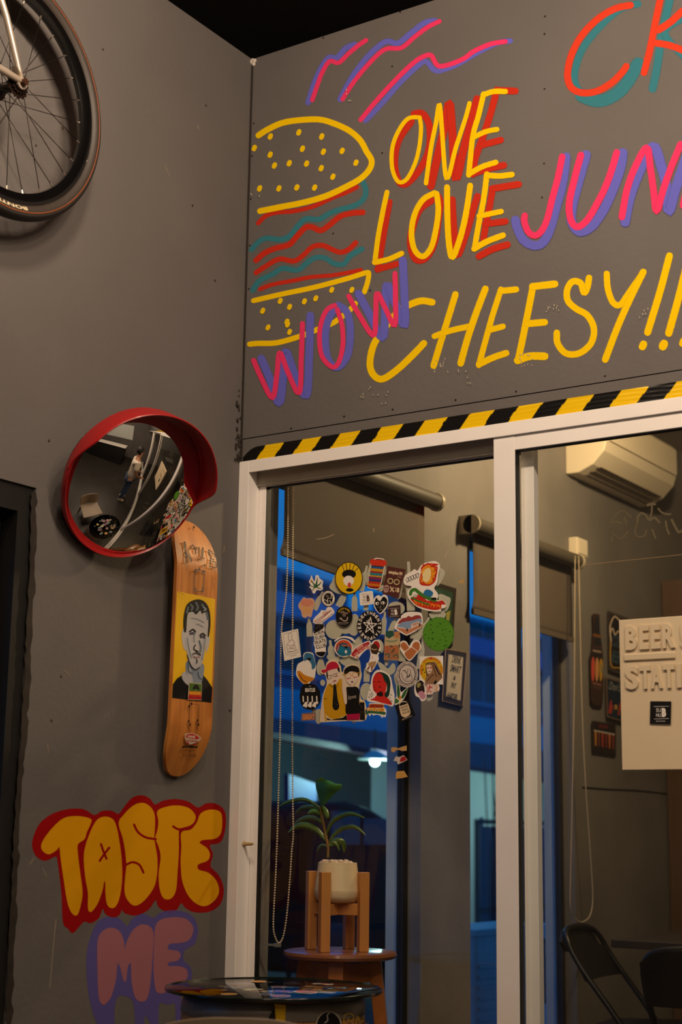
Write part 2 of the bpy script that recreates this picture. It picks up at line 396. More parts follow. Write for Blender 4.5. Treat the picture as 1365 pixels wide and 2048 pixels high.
def sash(name, x0, x1, y0, y1, ztop, label, gl, sw=.027, rw=.05, left_w=None, right_w=None):
    s_ = bpy.data.objects.new(name, None); COL.objects.link(s_); s_.location = (x0, y0, 0); WLOC[s_.name] = Vector((x0, y0, 0)); structure(s_, label)
    lw = left_w or sw; rwid = right_w or sw
    G().box(x0, x0+lw, y0, y1, .035, ztop).out('stile', M_ALU, s_, bevel=.0015)
    G().box(x1-rwid, x1, y0, y1, .035, ztop).out('stile', M_ALU, s_, bevel=.0015)
    G().box(x0+lw, x1-rwid, y0+.001, y1, ztop-rw, ztop).out('rail', M_ALU, s_, bevel=.0015)
    G().box(x0+lw, x1-rwid, y0+.001, y1, .035, .11).out('rail', M_ALU, s_, bevel=.0015)
    ym = (y0+y1)/2; q = .002
    for a in ((x0+lw, x0+lw+q, .11, ztop-rw), (x1-rwid-q, x1-rwid, .11, ztop-rw), (x0+lw, x1-rwid, ztop-rw-q, ztop-rw)):
        G().box(a[0], a[1], y0+.003, y1-.003, a[2], a[3]).out('gasket', M_BLACK, s_)
    G().box(x0+lw, x1-rwid, ym-.0025, ym+.0025, .11, ztop-rw).out('pane', gl, s_)
    return s_, ym
# rear (left) leaf and front (right) leaves
sashL, ygl = sash('door_3', .0388, .985, .050, .078, 2.178, 'rear sliding glass door covered in stickers', M_GLASS_L, left_w=.026, right_w=.04, rw=.030)
sashR, ygr = sash('door_4', .886, 2.42, .0005, .030, 2.198, 'front sliding glass door with the beer sign', M_GLASS_R, left_w=.066, right_w=.066, rw=.055)
sash('door_5', 2.38, 3.90, .050, .078, 2.178, 'sliding glass door at the far right', M_GLASS_L, left_w=.04, right_w=.04, rw=.034)
GL_F = ygl-.0027; GL_B = ygl+.0027       # front and back face of the rear leaf's glass
GR_F = ygr-.0027
print('glass', ygl, ygr)

# ================================================================== spray painted words on the panel (all are paint on wall_back)
YEL = (238, 196, 0); RED = (190, 44, 26); PNK = (226, 54, 104); PUR = (98, 98, 192); TEA = (52, 118, 132); ORG = (208, 60, 36)
A_ = (480, 0, .3297); B_ = (480, 400, .3297); C_ = (915, 0, .3297); D_ = (915, 400, .3297)
wallmap = plane_map(1, 0, -1)
def spray(name, label, items, base=0, parent=wall_p, mp=wallmap):
    a = Art(mp, dz=6e-5); a.L = base
    for it in items:
        k, R_ = it[0], it[1]; a.reg(*R_)
        if k == 's': a.stroke(it[4], it[3]*1.09, it[2])
        elif k == 'd':
            for x, y in it[3]: a.stroke([(x-2, y+4), (x+2, y-4)], it[4] if len(it) > 4 else 38, it[2], raw=True)
        elif k == 'p': a.poly(it[3], it[2], soft=it[4] if len(it) > 4 else 0)
    return a.build(name, M_SPRAY, parent, label)
s = lambda R_, c, w, P: ('s', R_, c, w, P)
spray('painted_squiggle', 'pink and purple squiggle nearest the corner', [s(A_, PUR, 38, [(415,620),(450,510),(490,420),(540,350),(590,350),(640,295),(695,270)]), s(A_, PNK, 30, [(440,605),(470,520),(500,440),(545,372),(600,380),(660,325),(720,275),(765,245)])])
spray('painted_squiggle', 'middle pink and purple squiggle', [s(A_, PUR, 38, [(610,600),(680,470),(770,350),(850,275),(900,250),(960,262),(1040,200),(1120,140),(1180,125)]), s(A_, PNK, 30, [(625,600),(690,500),(780,390),(880,300),(980,290),(1060,225),(1140,165),(1210,130)])])
spray('painted_squiggle', 'long pink and purple squiggle over the word ONE', [s(A_, PUR, 36, [(765,730),(860,630),(970,505),(1080,400),(1130,372),(1180,425),(1230,425),(1330,385),(1440,320),(1560,262),(1640,248)]), s(A_, PNK, 32, [(735,725),(830,610),(950,480),(1050,385),(1110,345),(1160,335),(1190,385),(1220,402),(1290,385),(1365,352),(1419,312),(1519,268),(1610,252)])])
spray('painted_burger', 'yellow outlined burger with red and teal filling', [
 s(B_, RED, 30, [(112,140),(160,95),(230,75),(330,67),(450,37),(560,-13),(650,-48),(710,-78)]),
 s(B_, TEA, 36, [(745,-115),(765,-63),(752,-8),(700,32),(600,60),(540,83),(480,117),(400,115),(350,160),(300,220),(240,240),(160,232),(110,258),(72,300)]),
 s(B_, RED, 38, [(100,365),(150,322),(220,292),(300,270),(350,215),(400,167),(440,165),(490,185),(540,155),(610,100),(680,80),(745,75)]),
 s(B_, TEA, 36, [(80,545),(120,490),(200,450),(260,415),(350,425),(410,380),(460,350),(520,353),(570,385),(630,388),(670,340),(740,298)]),
 s(B_, RED, 34, [(100,440),(160,400),(240,358),(330,370),(390,330),(440,285),(500,275),(560,300),(610,317),(660,300),(702,260)]),
 s(B_, RED, 28, [(125,540),(200,512),(320,490),(430,468),(560,457),(650,442),(735,425)]),
 s(A_, YEL, 40, [(115,820),(170,785),(260,745),(370,728),(480,725),(560,745),(660,790),(730,850),(770,920),(800,975),(785,1030),(730,1085),(640,1135),(520,1190),(380,1230),(250,1255),(125,1280)]),
 s(B_, YEL, 34, [(85,610),(250,572),(450,530),(640,480),(765,442),(782,450),(775,500),(757,555)]),
 s(B_, YEL, 36, [(700,630),(670,665),(610,715),(560,748),(460,790),(380,822),(230,865),(110,870),(62,874)]),
 ('d', A_, YEL, [(185,828),(358,803),(497,828),(88,898),(380,902),(507,920),(621,915),(184,938),(210,1004),(300,990),(405,992),(705,987),(494,1020),(565,1072),(120,1143),(237,1143),(346,1137),(454,1138)], 34),
 ('d', B_, YEL, [(245,612),(302,648),(139,672),(392,615),(461,596),(558,545),(680,545),(171,773),(286,738),(290,755),(302,800)], 32)])
def O_(c, col, w): return s(A_, col, w, c)
spray('painted_letter', 'yellow letter O with a red shadow starting the word ONE', [s(A_, RED, 46, [(1060,690),(1110,690),(1150,760),(1152,880),(1120,980),(1060,1070),(1000,1118),(960,1090),(940,980),(965,850),(1040,740)]), s(A_, YEL, 28, [(1090,712),(1020,720),(960,800),(925,900),(925,1020),(960,1100),(1010,1090),(1060,1000),(1088,900),(1100,780),(1092,715)])], 14)
spray('painted_letter', 'yellow letter N with a red shadow in the word ONE', [s(A_, RED, 54, [(1160,1125),(1200,950),(1240,780),(1272,625),(1290,800),(1310,1085),(1359,900),(1399,760),(1440,605)]), s(A_, YEL, 30, [(1130,1110),(1160,900),(1190,750),(1212,632),(1228,800),(1255,1085),(1310,900),(1369,720),(1394,628)])], 18)
spray('painted_letter', 'yellow letter E with a red shadow ending the word ONE', [s(C_, RED, 46, [(240,548),(205,680),(160,820),(110,960),(95,1055)]), s(C_, RED, 46, [(240,548),(350,552)]), s(C_, RED, 44, [(150,880),(262,850)]), s(C_, RED, 46, [(100,1050),(200,1020),(280,1003)]),
 s(C_, YEL, 36, [(160,572),(130,700),(95,830),(70,1060)]), s(C_, YEL, 36, [(160,575),(220,555),(290,555)]), s(C_, YEL, 34, [(95,835),(170,800),(240,785)]), s(C_, YEL, 36, [(72,1055),(150,1012),(232,985)])], 22)
spray('painted_letter', 'yellow letter L with a red shadow starting the word LOVE', [s(B_, RED, 42, [(908,15),(880,170),(850,350),(838,420)]), s(B_, RED, 42, [(838,420),(950,388)]), s(B_, YEL, 34, [(893,-45),(870,60),(840,220),(820,372)]), s(B_, YEL, 36, [(820,378),(900,360),(980,325)])], 14)
spray('painted_letter', 'yellow letter O with a red shadow in the word LOVE', [s(B_, RED, 48, [(1160,5),(1090,60),(1045,180),(1038,280),(1070,360),(1130,350),(1180,260),(1205,110),(1215,10),(1195,-30)]), s(B_, YEL, 38, [(1180,-42),(1110,0),(1060,90),(1042,200),(1060,300),(1110,342),(1160,290),(1190,180),(1205,60),(1195,-36)])], 14)
spray('painted_letter', 'yellow letter V with a red shadow in the word LOVE', [s(B_, RED, 46, [(1290,0),(1300,180),(1320,335),(1375,200),(1415,60),(1442,-20)]), s(B_, YEL, 40, [(1258,-75),(1260,100),(1268,250),(1290,348),(1339,225),(1375,70),(1398,-85)])], 20)
spray('painted_letter', 'yellow letter E with a red shadow ending the word LOVE', [s(D_, RED, 44, [(215,-65),(200,20),(180,120),(160,235)]), s(D_, RED, 46, [(215,-70),(370,-95)]), s(D_, RED, 44, [(172,145),(290,130)]), s(D_, RED, 46, [(135,340),(210,300),(302,272)]),
 s(D_, YEL, 38, [(180,-155),(160,0),(130,150),(105,295)]), s(D_, YEL, 38, [(180,-150),(260,-146),(330,-154)]), s(D_, YEL, 36, [(135,97),(265,70)]), s(D_, YEL, 40, [(105,295),(180,252),(276,215)])], 24)
spray('painted_letter', 'pink letter J with a purple shadow', [s(D_, PUR, 60, [(662,-258),(640,-100),(600,50),(560,190),(515,262),(460,275),(400,240),(365,170),(355,125)]), s(D_, PNK, 44, [(637,-260),(610,-130),(575,0),(545,120),(510,190),(470,215),(430,190),(408,130),(410,98)])], 32)
spray('painted_letter', 'pink letter U with a purple shadow', [s(D_, PUR, 64, [(782,-270),(740,-120),(700,30),(695,130),(740,190),(810,165),(880,75),(940,-50),(990,-190),(1005,-282)]), s(D_, PNK, 46, [(750,-270),(710,-120),(680,20),(690,120),(730,163),(790,120),(850,20),(900,-80),(940,-190),(968,-286)])], 32)
spray('painted_letter', 'pink letter N with a purple shadow', [s(D_, PUR, 66, [(1020,130),(1050,-20),(1110,-180),(1190,-325),(1240,-200),(1275,-60),(1285,70),(1330,-80),(1390,-260),(1420,-340)]), s(D_, PNK, 46, [(1000,100),(1030,-60),(1080,-200),(1150,-318),(1172,-200),(1192,-60),(1210,68),(1250,-60),(1300,-200),(1355,-335)])], 34)
spray('painted_letter', 'pink letter K at the right edge', [s(D_, PUR, 62, [(1420,60),(1450,-100),(1500,-330)]), s(D_, PNK, 46, [(1372,30),(1400,-100),(1450,-330)]), s(D_, PNK, 46, [(1570,-320),(1440,-140),(1560,70)])], 38)
spray('painted_letter', 'orange letter C with a teal shadow near the top edge', [s(C_, TEA, 48, [(1095,25),(1040,35),(960,75),(850,180),(760,300),(715,430),(722,520),(790,600)]), s(C_, TEA, 84, [(760,585),(830,610),(900,605),(980,560),(1040,490),(1095,390)]), s(C_, ORG, 46, [(1050,32),(960,52),(860,110),(760,210),(695,330),(670,450),(692,530),(760,563),(850,552),(940,500),(1000,440),(1025,405)])], 0)
spray('painted_letter', 'orange letter K with a teal shadow near the top edge', [s(C_, TEA, 54, [(1300,-40),(1245,200),(1215,400),(1187,535)]), s(C_, TEA, 50, [(1420,90),(1260,200),(1440,400)]), s(C_, ORG, 46, [(1240,-40),(1200,150),(1170,300),(1135,438)]), s(C_, ORG, 48, [(1440,20),(1365,70),(1300,130),(1225,180)]), s(C_, ORG, 46, [(1210,262),(1290,275),(1380,310),(1440,340)])], 4)
spray('painted_letter', 'large yellow letter C starting the word CHEESY', [s(B_, YEL, 46, [(1165,620),(1100,612),(1020,640),(960,680),(900,750),(845,820),(805,900),(790,1000),(815,1065),(870,1085),(960,1025),(1050,940),(1115,872)])], 12)
spray('painted_letter', 'yellow letter H in the word CHEESY', [s(B_, YEL, 44, [(1308,575),(1270,700),(1220,860),(1177,1003)]), s(B_, YEL, 40, [(1184,825),(1280,792),(1400,765)]), s(D_, YEL, 46, [(170,542),(110,700),(60,850),(22,988)])], 10)
spray('painted_letter', 'first yellow letter E in the word CHEESY', [s(D_, YEL, 40, [(265,545),(215,700),(170,860),(132,1000)]), s(D_, YEL, 42, [(265,552),(355,543)]), s(D_, YEL, 40, [(200,788),(275,768)]), s(D_, YEL, 44, [(135,995),(220,955),(295,930)])], 10)
spray('painted_letter', 'second yellow letter E in the word CHEESY', [s(D_, YEL, 46, [(460,525),(430,680),(400,830),(370,972)]), s(D_, YEL, 48, [(460,525),(590,510)]), s(D_, YEL, 46, [(430,750),(528,742)]), s(D_, YEL, 52, [(370,972),(440,948),(528,948)])], 10)
spray('painted_letter', 'yellow letter S in the word CHEESY', [s(D_, YEL, 44, [(800,475),(790,530),(770,562),(750,505),(700,495),(668,545),(672,610),(720,658),(790,700),(830,780),(812,870),(740,930),(660,930),(610,870),(605,808)])], 10)
spray('painted_letter', 'yellow letter Y ending the word CHEESY', [s(D_, YEL, 42, [(908,450),(915,540),(945,620),(990,635),(1045,560),(1130,438)]), s(D_, YEL, 46, [(1128,440),(1040,620),(970,780),(900,965)])], 10)
spray('painted_mark', 'first yellow exclamation mark', [s(D_, YEL, 48, [(1288,342),(1230,560),(1157,800)]), ('d', D_, YEL, [(1128,882)], 56)], 10)
spray('painted_mark', 'second yellow exclamation mark', [s(D_, YEL, 50, [(1405,350),(1345,590),(1285,805)]), ('d', D_, YEL, [(1252,880)], 62)], 10)
spray('painted_mark', 'third yellow exclamation mark at the right edge', [s(D_, YEL, 50, [(1520,350),(1460,590),(1410,800)]), ('d', D_, YEL, [(1375,862)], 60)], 10)
spray('painted_letter', 'first pink letter W of the word WOW', [s(B_, PUR, 54, [(132,965),(180,1080),(238,1232),(262,1080),(278,918),(330,1050),(402,1188),(420,960),(428,705)]), s(B_, PNK, 34, [(85,975),(130,1080),(198,1200),(225,1060),(242,925),(290,1040),(360,1172),(373,960),(380,752)])], 26)
spray('painted_letter', 'pink letter O in the middle of the word WOW', [s(B_, PUR, 50, [(600,640),(650,680),(670,780),(660,920),(620,995),(575,1012),(530,950),(518,830),(532,740),(570,665)]), s(B_, PNK, 32, [(575,640),(530,665),(495,740),(483,840),(500,950),(560,1012),(600,985),(625,880),(620,760),(592,665)])], 26)
spray('painted_letter', 'second pink letter W of the word WOW', [s(B_, PUR, 54, [(722,572),(780,680),(865,835),(882,680),(892,515),(940,620),(1000,762),(998,560),(990,370)]), s(B_, PNK, 34, [(662,585),(720,690),(810,822),(825,700),(832,565),(880,650),(940,762),(945,600),(942,448)])], 26)

# ---------------- TASTE ME on the left wall
E_ = (50, 1570, .3077); leftmap = plane_map(0, 0, 1)
DR = (150, 8, 10); YO = (220, 154, 2); PUR2 = (88, 80, 146); PNK2 = (156, 100, 112)
spray('painted_outline', 'dark red outline behind the word TASTE', [('p', E_, DR, [(60,330),(100,250),(180,190),(280,160),(380,160),(450,198),(500,172),(560,170),(610,190),(650,140),(700,85),(760,70),(810,90),(845,130),(900,105),(980,95),(1060,110),(1125,150),(1180,122),(1240,125),(1290,160),(1305,230),(1290,330),(1260,375),(1200,390),(1220,450),(1205,530),(1260,590),(1290,680),(1270,770),(1200,820),(1110,825),(1050,800),(1015,765),(980,815),(920,820),(870,790),(850,745),(800,810),(720,845),(650,830),(632,806),(610,845),(570,858),(525,835),(505,800),(480,860),(430,895),(385,885),(350,920),(310,960),(280,930),(250,890),(240,700),(215,500),(200,462),(130,490),(75,460),(50,400)], 8)], 0, wall_left, leftmap)
spray('painted_letter', 'first yellow letter T of the word TASTE', [('p', E_, YO, [(108,395),(130,345),(190,270),(260,215),(350,205),(425,222),(425,250),(400,305),(385,350),(342,385),(342,450),(355,560),(372,700),(355,800),(335,845),(305,828),(278,760),(255,620),(235,480),(225,402),(200,425),(155,448),(120,430)], 7)], 4, wall_left, leftmap)
spray('painted_letter', 'yellow letter A of the word TASTE with a red cross', [('p', E_, YO, [(385,480),(395,400),(430,300),(470,230),(520,208),(570,225),(595,280),(612,370),(625,470),(630,600),(615,720),(590,785),(560,797),(535,770),(526,700),(524,630),(512,630),(500,690),(470,770),(430,822),(412,800),(412,700),(395,600)], 7), s(E_, DR, 16, [(495,385),(510,430),(530,478)]), s(E_, DR, 16, [(548,408),(515,450),(487,492)])], 4, wall_left, leftmap)
spray('painted_letter', 'yellow letter S of the word TASTE', [('p', E_, YO, [(612,250),(640,200),(700,140),(760,118),(810,140),(840,190),(843,270),(838,340),(845,390),(858,470),(858,560),(842,650),(800,720),(745,772),(700,778),(660,730),(650,670),(655,590),(662,520),(655,440),(640,350)], 7), s(E_, DR, 16, [(710,258),(735,305),(785,340),(850,352)]), s(E_, DR, 16, [(655,520),(700,502),(745,520),(770,568)])], 4, wall_left, leftmap)
spray('painted_letter', 'second yellow letter T of the word TASTE', [('p', E_, YO, [(862,175),(900,150),(980,135),(1060,150),(1105,195),(1100,235),(1070,262),(1005,285),(998,340),(998,440),(990,560),(980,680),(950,735),(905,735),(880,680),(872,580),(885,470),(872,400),(850,345),(865,290),(870,230)], 7), s(E_, DR, 16, [(965,270),(1000,288),(1050,280)])], 4, wall_left, leftmap)
spray('painted_letter', 'yellow letter E of the word TASTE', [('p', E_, YO, [(1020,310),(1080,292),(1120,245),(1142,190),(1190,165),(1250,167),(1278,200),(1275,300),(1240,345),(1155,356),(1135,378),(1180,410),(1200,450),(1185,490),(1125,515),(1128,552),(1190,572),(1240,620),(1260,690),(1230,750),(1170,785),(1110,765),(1060,710),(1025,620),(1015,500),(1020,400)], 7)], 4, wall_left, leftmap)
spray('painted_outline', 'dripping purple outline behind the word ME', [('p', E_, PUR2, [(440,960),(480,890),(540,860),(610,870),(665,922),(700,870),(770,840),(835,868),(880,835),(950,818),(1040,830),(1100,870),(1122,950),(1100,1030),(1035,1075),(1030,1140),(1075,1190),(1078,1270),(1020,1330),(1010,1440),(1008,1650),(985,1650),(980,1430),(930,1425),(872,1420),(862,1560),(845,1640),(825,1560),(775,1500),(770,1700),(725,1700),(715,1450),(680,1380),(605,1370),(580,1450),(570,1600),(500,1600),(440,1460),(410,1300),(405,1100)], 9)], 2, wall_left, leftmap)
spray('painted_letter', 'dusky pink letter M of the word ME', [('p', E_, PNK2, [(472,1050),(490,970),(550,930),(610,950),(640,1010),(648,1095),(660,1030),(700,950),(760,908),(820,930),(835,1000),(825,1150),(812,1300),(790,1390),(750,1405),(715,1370),(695,1270),(690,1160),(668,1180),(655,1270),(642,1265),(620,1180),(600,1160),(590,1260),(560,1370),(515,1425),(485,1390),(475,1250)], 7)], 6, wall_left, leftmap)
spray('painted_letter', 'dusky pink letter E of the word ME', [('p', E_, PNK2, [(848,930),(880,880),(960,862),(1040,870),(1085,910),(1090,960),(1060,1010),(1000,1025),(938,1032),(930,1070),(990,1080),(1010,1105),(990,1140),(938,1150),(930,1178),(1000,1180),(1048,1200),(1052,1255),(1000,1290),(930,1302),(915,1345),(870,1350),(850,1320),(838,1200),(842,1050)], 7)], 6, wall_left, leftmap)

a = Art(leftmap); a.T = lambda x, y: (x, y)
for P, wd in (([(60,1728),(68,1716)], 1.6), ([(86,1738),(93,1752)], 1.4), ([(112,1840),(106,1900),(100,1975)], 1.6), ([(449,1092),(448,1104)], 1.6), ([(128,1340),(140,1352)], 1.2), ([(330,330),(340,352)], 1.0), ([(95,1490),(97,1502)], 1.4), ([(395,250),(398,258)], 1.2)): a.stroke(P, wd*1.6, (140, 128, 112))
for x, y in ((122,1352),(103,1440),(430,560),(412,210),(385,410),(206,98),(72,290),(125,255),(98,880),(460,1420)): a.stroke([(x,y),(x+1,y+2)], 3.2, (60, 52, 46))
a.build('scuff_mark', M_SPRAY, wall_left)['kind'] = 'stuff'
a = Art(wallmap); a.T = lambda x, y: (x, y)
random.seed(11)
for cx, cy, n in ((882,728,14), (1052,720,12), (1105,620,10), (735,780,6), (770,795,5), (930,752,6), (1285,620,5), (690,190,4), (505,380,3)):
    for i in range(n): x, y = cx+random.uniform(-14, 14), cy+random.uniform(-14, 14); a.stroke([(x,y),(x+.5,y+random.uniform(1, 3))], 2.0, (176, 164, 146))
a.build('paint_speck', M_SPRAY, wall_p)['kind'] = 'stuff'

# ================================================================== hazard tape over the frame
ys = [.098, .236, .374, .520, .667, .815, .967, 1.114, 1.273, 1.427, 1.58, 1.735, 1.89, 2.04, 2.19, 2.34, 2.49, 2.64, 2.79, 2.94, 3.09]
NX, NZ = 900, 10; V = []; C = []; F = []; x0, x1 = .012, 3.1; z0, z1 = 2.2235, 2.2655
yl, bk = lin((236, 192, 4)), lin((14, 13, 12))
for i in range(NX+1):
    x = x0+(x1-x0)*i/NX
    for j in range(NZ+1):
        v = j/NZ; top = z1 - max(0, (.07-x)/.055)**2*.026
        xs = x - .036*(v) + .036 + .0012*math.sin(v*6+x*5)   # stripes lean to the right at the top
        on_y = False
        for k in range(len(ys)-1):
            if ys[k] <= xs < ys[k]+(ys[k+1]-ys[k])*.5: on_y = True
        wr_ = .0016*abs(math.sin(v*11 + 1.7*math.sin(x*9) + 4*x)) * (.35+.65*abs(math.sin(x*3.1+v)))
        V.append((x, -.0012-wr_, z0+(top-z0)*v)); C.append((*(yl if on_y else bk), 1))
for i in range(NX):
    for j in range(NZ):
        a = i*(NZ+1)+j; F.append((a, a+NZ+1, a+NZ+2, a+1))
tp = obj('hazard_tape', V, F, mat_print('glossy_tape', .32), None, smooth='all', cols=C)
tag(tp, 'yellow and black striped hazard tape along the top of the sliding doors', 'tape')

# ================================================================== stickers on the rear leaf's glass
def recentre(o):
    me = o.data; n = len(me.vertices); a = np.empty(n*3, dtype=np.float32); me.vertices.foreach_get('co', a); a = a.reshape(-1, 3)
    c = a.mean(0); a -= c; me.vertices.foreach_set('co', a.ravel()); me.update()
    o.location = Vector(o.location)+Vector([float(v) for v in c]); WLOC[o.name] = Vector(o.location); return o
GRP = 'stickers on the sliding glass door'
glf = plane_map(1, GL_F-.0004, -1); glb = plane_map(1, GL_B+.0006, -1)
G1 = (560, 1100, .14652); G2 = (730, 1100, .14652); G3 = (560, 1280, .14652); G4 = (730, 1280, .14652); K_ = (540, 960, .30769)
WHT = (242, 232, 220); BLK = (14, 12, 11); BRN = (66, 36, 30); CRM = (226, 200, 160)
def ell(x, y, rx, ry, n=26, bump=0): return [(x+rx*(1+bump*math.cos(i*3.9))*math.cos(2*PI*i/n), y+ry*(1+bump*math.cos(i*3.9))*math.sin(2*PI*i/n)) for i in range(n)]
def slab(name, P, m, col, mp, parent=None, off=0, back=-.00035, smooth=True, mt=None):
    Q = catmull(P, 4, True) if smooth else [np.array(p, float) for p in P]
    F = [tuple(f) for f in tessellate_polygon([[Vector((p[0], p[1], 0)) for p in Q]])]; n = len(Q)
    V = [mp(*m(p[0], p[1]), off) for p in Q]+[mp(*m(p[0], p[1]), off+back) for p in Q]
    F += [tuple(i+n for i in f[::-1]) for f in F]+[(i, (i+1) % n, (i+1) % n+n, i+n) for i in range(n)]
    return obj(name, V, F, mt or M_PRINT, parent, cols=[(*lin(col), 1)]*len(V))
def sticker(label, R_, P, col, fn=None, smooth=True, lift=0.0):
    m = lambda x, y: (R_[0]+x*R_[2], R_[1]+y*R_[2])
    xs = [p[0] for p in P]; ys_ = [p[1] for p in P]; c = glf(*m((min(xs)+max(xs))/2, (min(ys_)+max(ys_))/2))
    t = thing('sticker', tuple(float(v) for v in c), label, 'sticker', GRP)
    slab('backing', P, m, col, glf, t, off=lift, smooth=smooth)
    if fn:
        a = Art(glf, dz=2.5e-5); a.L = 3; base = a.m
        a.m = lambda x, y, o: base(x, y, o+lift)
        a.reg(*R_); fn(a); a.build('artwork', M_PRINT, t)
    return t
NB = 0
def blank(label, P, R_=K_, smooth=True):
    m = lambda x, y: (R_[0]+x*R_[2], R_[1]+y*R_[2])
    if P[0] == 'b': P = P[1:]; smooth = False
    o = slab('sticker', P, m, (200, 194, 174), glb, None, off=-.0002*random.random(), back=-.0003, smooth=smooth, mt=M_PRINT)
    recentre(o); return tag(o, label, 'sticker', 'pale sticker backs seen through the glass')
def bottle(cx, cy, w_, h_, deg):   # bottle silhouette
    P = [(-.5,.5),(-.5,-.05),(-.42,-.18),(-.2,-.28),(-.18,-.5),(.18,-.5),(.2,-.28),(.42,-.18),(.5,-.05),(.5,.5)]
    c, s_ = math.cos(math.radians(deg)), math.sin(math.radians(deg))
    return ['b']+[(cx+(x*w_)*c-(y*h_)*s_, cy+(x*w_)*s_+(y*h_)*c) for x, y in P]
for lab, P in [
 ('pale back of a tilted bottle sticker between the leaf sticker and the pink cloud sticker', bottle(318, 785, 36, 130, 25)),
 ('pale four-sided sticker back showing at the left of the yellow disc', [(428,612),(405,660),(389,705),(470,742),(490,640)]),
 ('pale back of a bottle sticker at the right of the yellow disc', bottle(612, 640, 40, 170, 14)),
 ('pale back of a bottle sticker at the left edge of the striped skateboard sticker', bottle(648, 610, 30, 150, 4)),
 ('pale back of a tilted bottle sticker just under the yellow disc', bottle(472, 775, 44, 110, 28)),
 ('pale back of an upright bottle sticker under the yellow disc', bottle(551, 790, 38, 125, 0)),
 ('pale back of a bottle sticker under the white square sticker', bottle(627, 800, 32, 95, 3)),
 ('pale shape showing below the striped skateboard sticker', [(690,690),(720,685),(760,690),(735,720),(700,722)]),
 ('pale blob behind the striped sticker and the brown card', [(735,540),(752,540),(758,600),(745,620),(735,600)]),
 ('pale card back showing at the lower right of the brown card', [(858,650),(862,700),(845,772),(800,762),(790,720)]),
 ('pale oval sticker back around the brown square sticker', ell(822, 835, 56, 44)),
 ('pale back of a long bottle sticker at the left of the flame sticker', bottle(910, 690, 52, 320, -3)),
 ('pale four-sided back sticking out at the upper right of the flame sticker', [(1098,572),(1140,604),(1090,690),(1060,620)]),
 ('pale ragged back showing below the right end of the flame sticker', [(1098,752),(1122,743),(1150,755),(1176,770),(1170,810),(1150,850),(1110,850)]),
 ('pale oval back showing above the green disc', [(1034,872),(1060,858),(1110,850),(1145,870),(1120,910),(1060,905)]),
 ('pale back of a tilted bottle sticker at the left of the green disc', bottle(990, 975, 38, 190, 30)),
 ('pale back of a bottle sticker under the bus sticker', bottle(935, 985, 42, 90, 0)),
 ('pale back of a bottle sticker at the right of the black star disc', bottle(742, 930, 36, 150, 6)),
 ('pale back of a tilted bottle sticker below the brown square sticker', bottle(800, 950, 38, 130, 22)),
 ('pale back of an upright bottle sticker under the pink cloud sticker', bottle(257, 955, 38, 125, -2)),
 ('big pale disc back at the left of the black star disc', ell(418, 972, 56, 62)),
 ('pale back of a round sticker behind the star disc, right of the black oval', [(520,895),(555,870),(580,900),(580,960),(560,1010),(520,1000),(500,950)]),
 ('pale patch under the yellow lettered black oval', [(470,930),(520,935),(535,985),(490,1000),(455,985)]),
 ('pale back of a bottle sticker at the left of the blue round sticker', bottle(400, 1115, 44, 150, -6)),
 ('pale fork-shaped back under the blue round sticker', [(370,1150),(400,1120),(430,1150),(450,1140),(452,1180),(400,1182)]),
 ('pale jagged back showing above the head of the man with the cap', [(318,1170),(335,1160),(350,1180),(362,1240),(340,1270),(312,1260),(305,1215)]),
 ('pale rounded back above the black-haired man', [(455,1180),(480,1150),(530,1140),(578,1160),(592,1220),(580,1250),(500,1215)]),
 ('pale four-sided back between the blue and red stickers', [(515,1090),(590,1010),(600,1060),(560,1110)]),
 ('pale back of an upright bottle sticker at the left of the red-faced woman', bottle(632, 1250, 40, 125, 3)),
 ('pale rounded back at the left of the red-faced woman', ell(628, 1375, 40, 56)),
 ('pale heart-shaped back at the right of the red-faced woman', [(700,1180),(740,1200),(770,1225),(800,1190),(818,1215),(810,1250),(770,1270),(730,1250)]),
 ('pale back around the small figure with the red cap', [(700,1040),(725,1045),(740,1075),(735,1120),(712,1110)]),
 ('pale four-sided back at the left of the round grey seal', [(808,1270),(830,1250),(850,1300),(850,1350),(820,1330)]),
 ('pale back of a bottle sticker at the right of the heart-shaped plaster sticker', bottle(985, 1130, 40, 200, 8)),
 ('pale back of a bottle sticker under the heart-shaped plaster sticker', bottle(862, 1120, 46, 120, 0)),
 ('pale disc back under the white sticker with red scribbles', ell(1030, 1400, 34, 36)),
 ('pale back of a bottle sticker at the lower left beside the orange word', [(272,1495),(300,1490),(340,1495),(348,1560),(320,1585),(300,1570)]),
 ('small pale disc back at the left of the man with the cap', ell(344, 1318, 16, 20)),
 ('tiny pale tip below the two-men sticker', [(535,1570),(555,1570),(548,1584)]),
 ('small pale shape showing above the lettered seal', [(745,1075),(770,1080),(770,1190),(748,1200)])]: blank(lab, P)

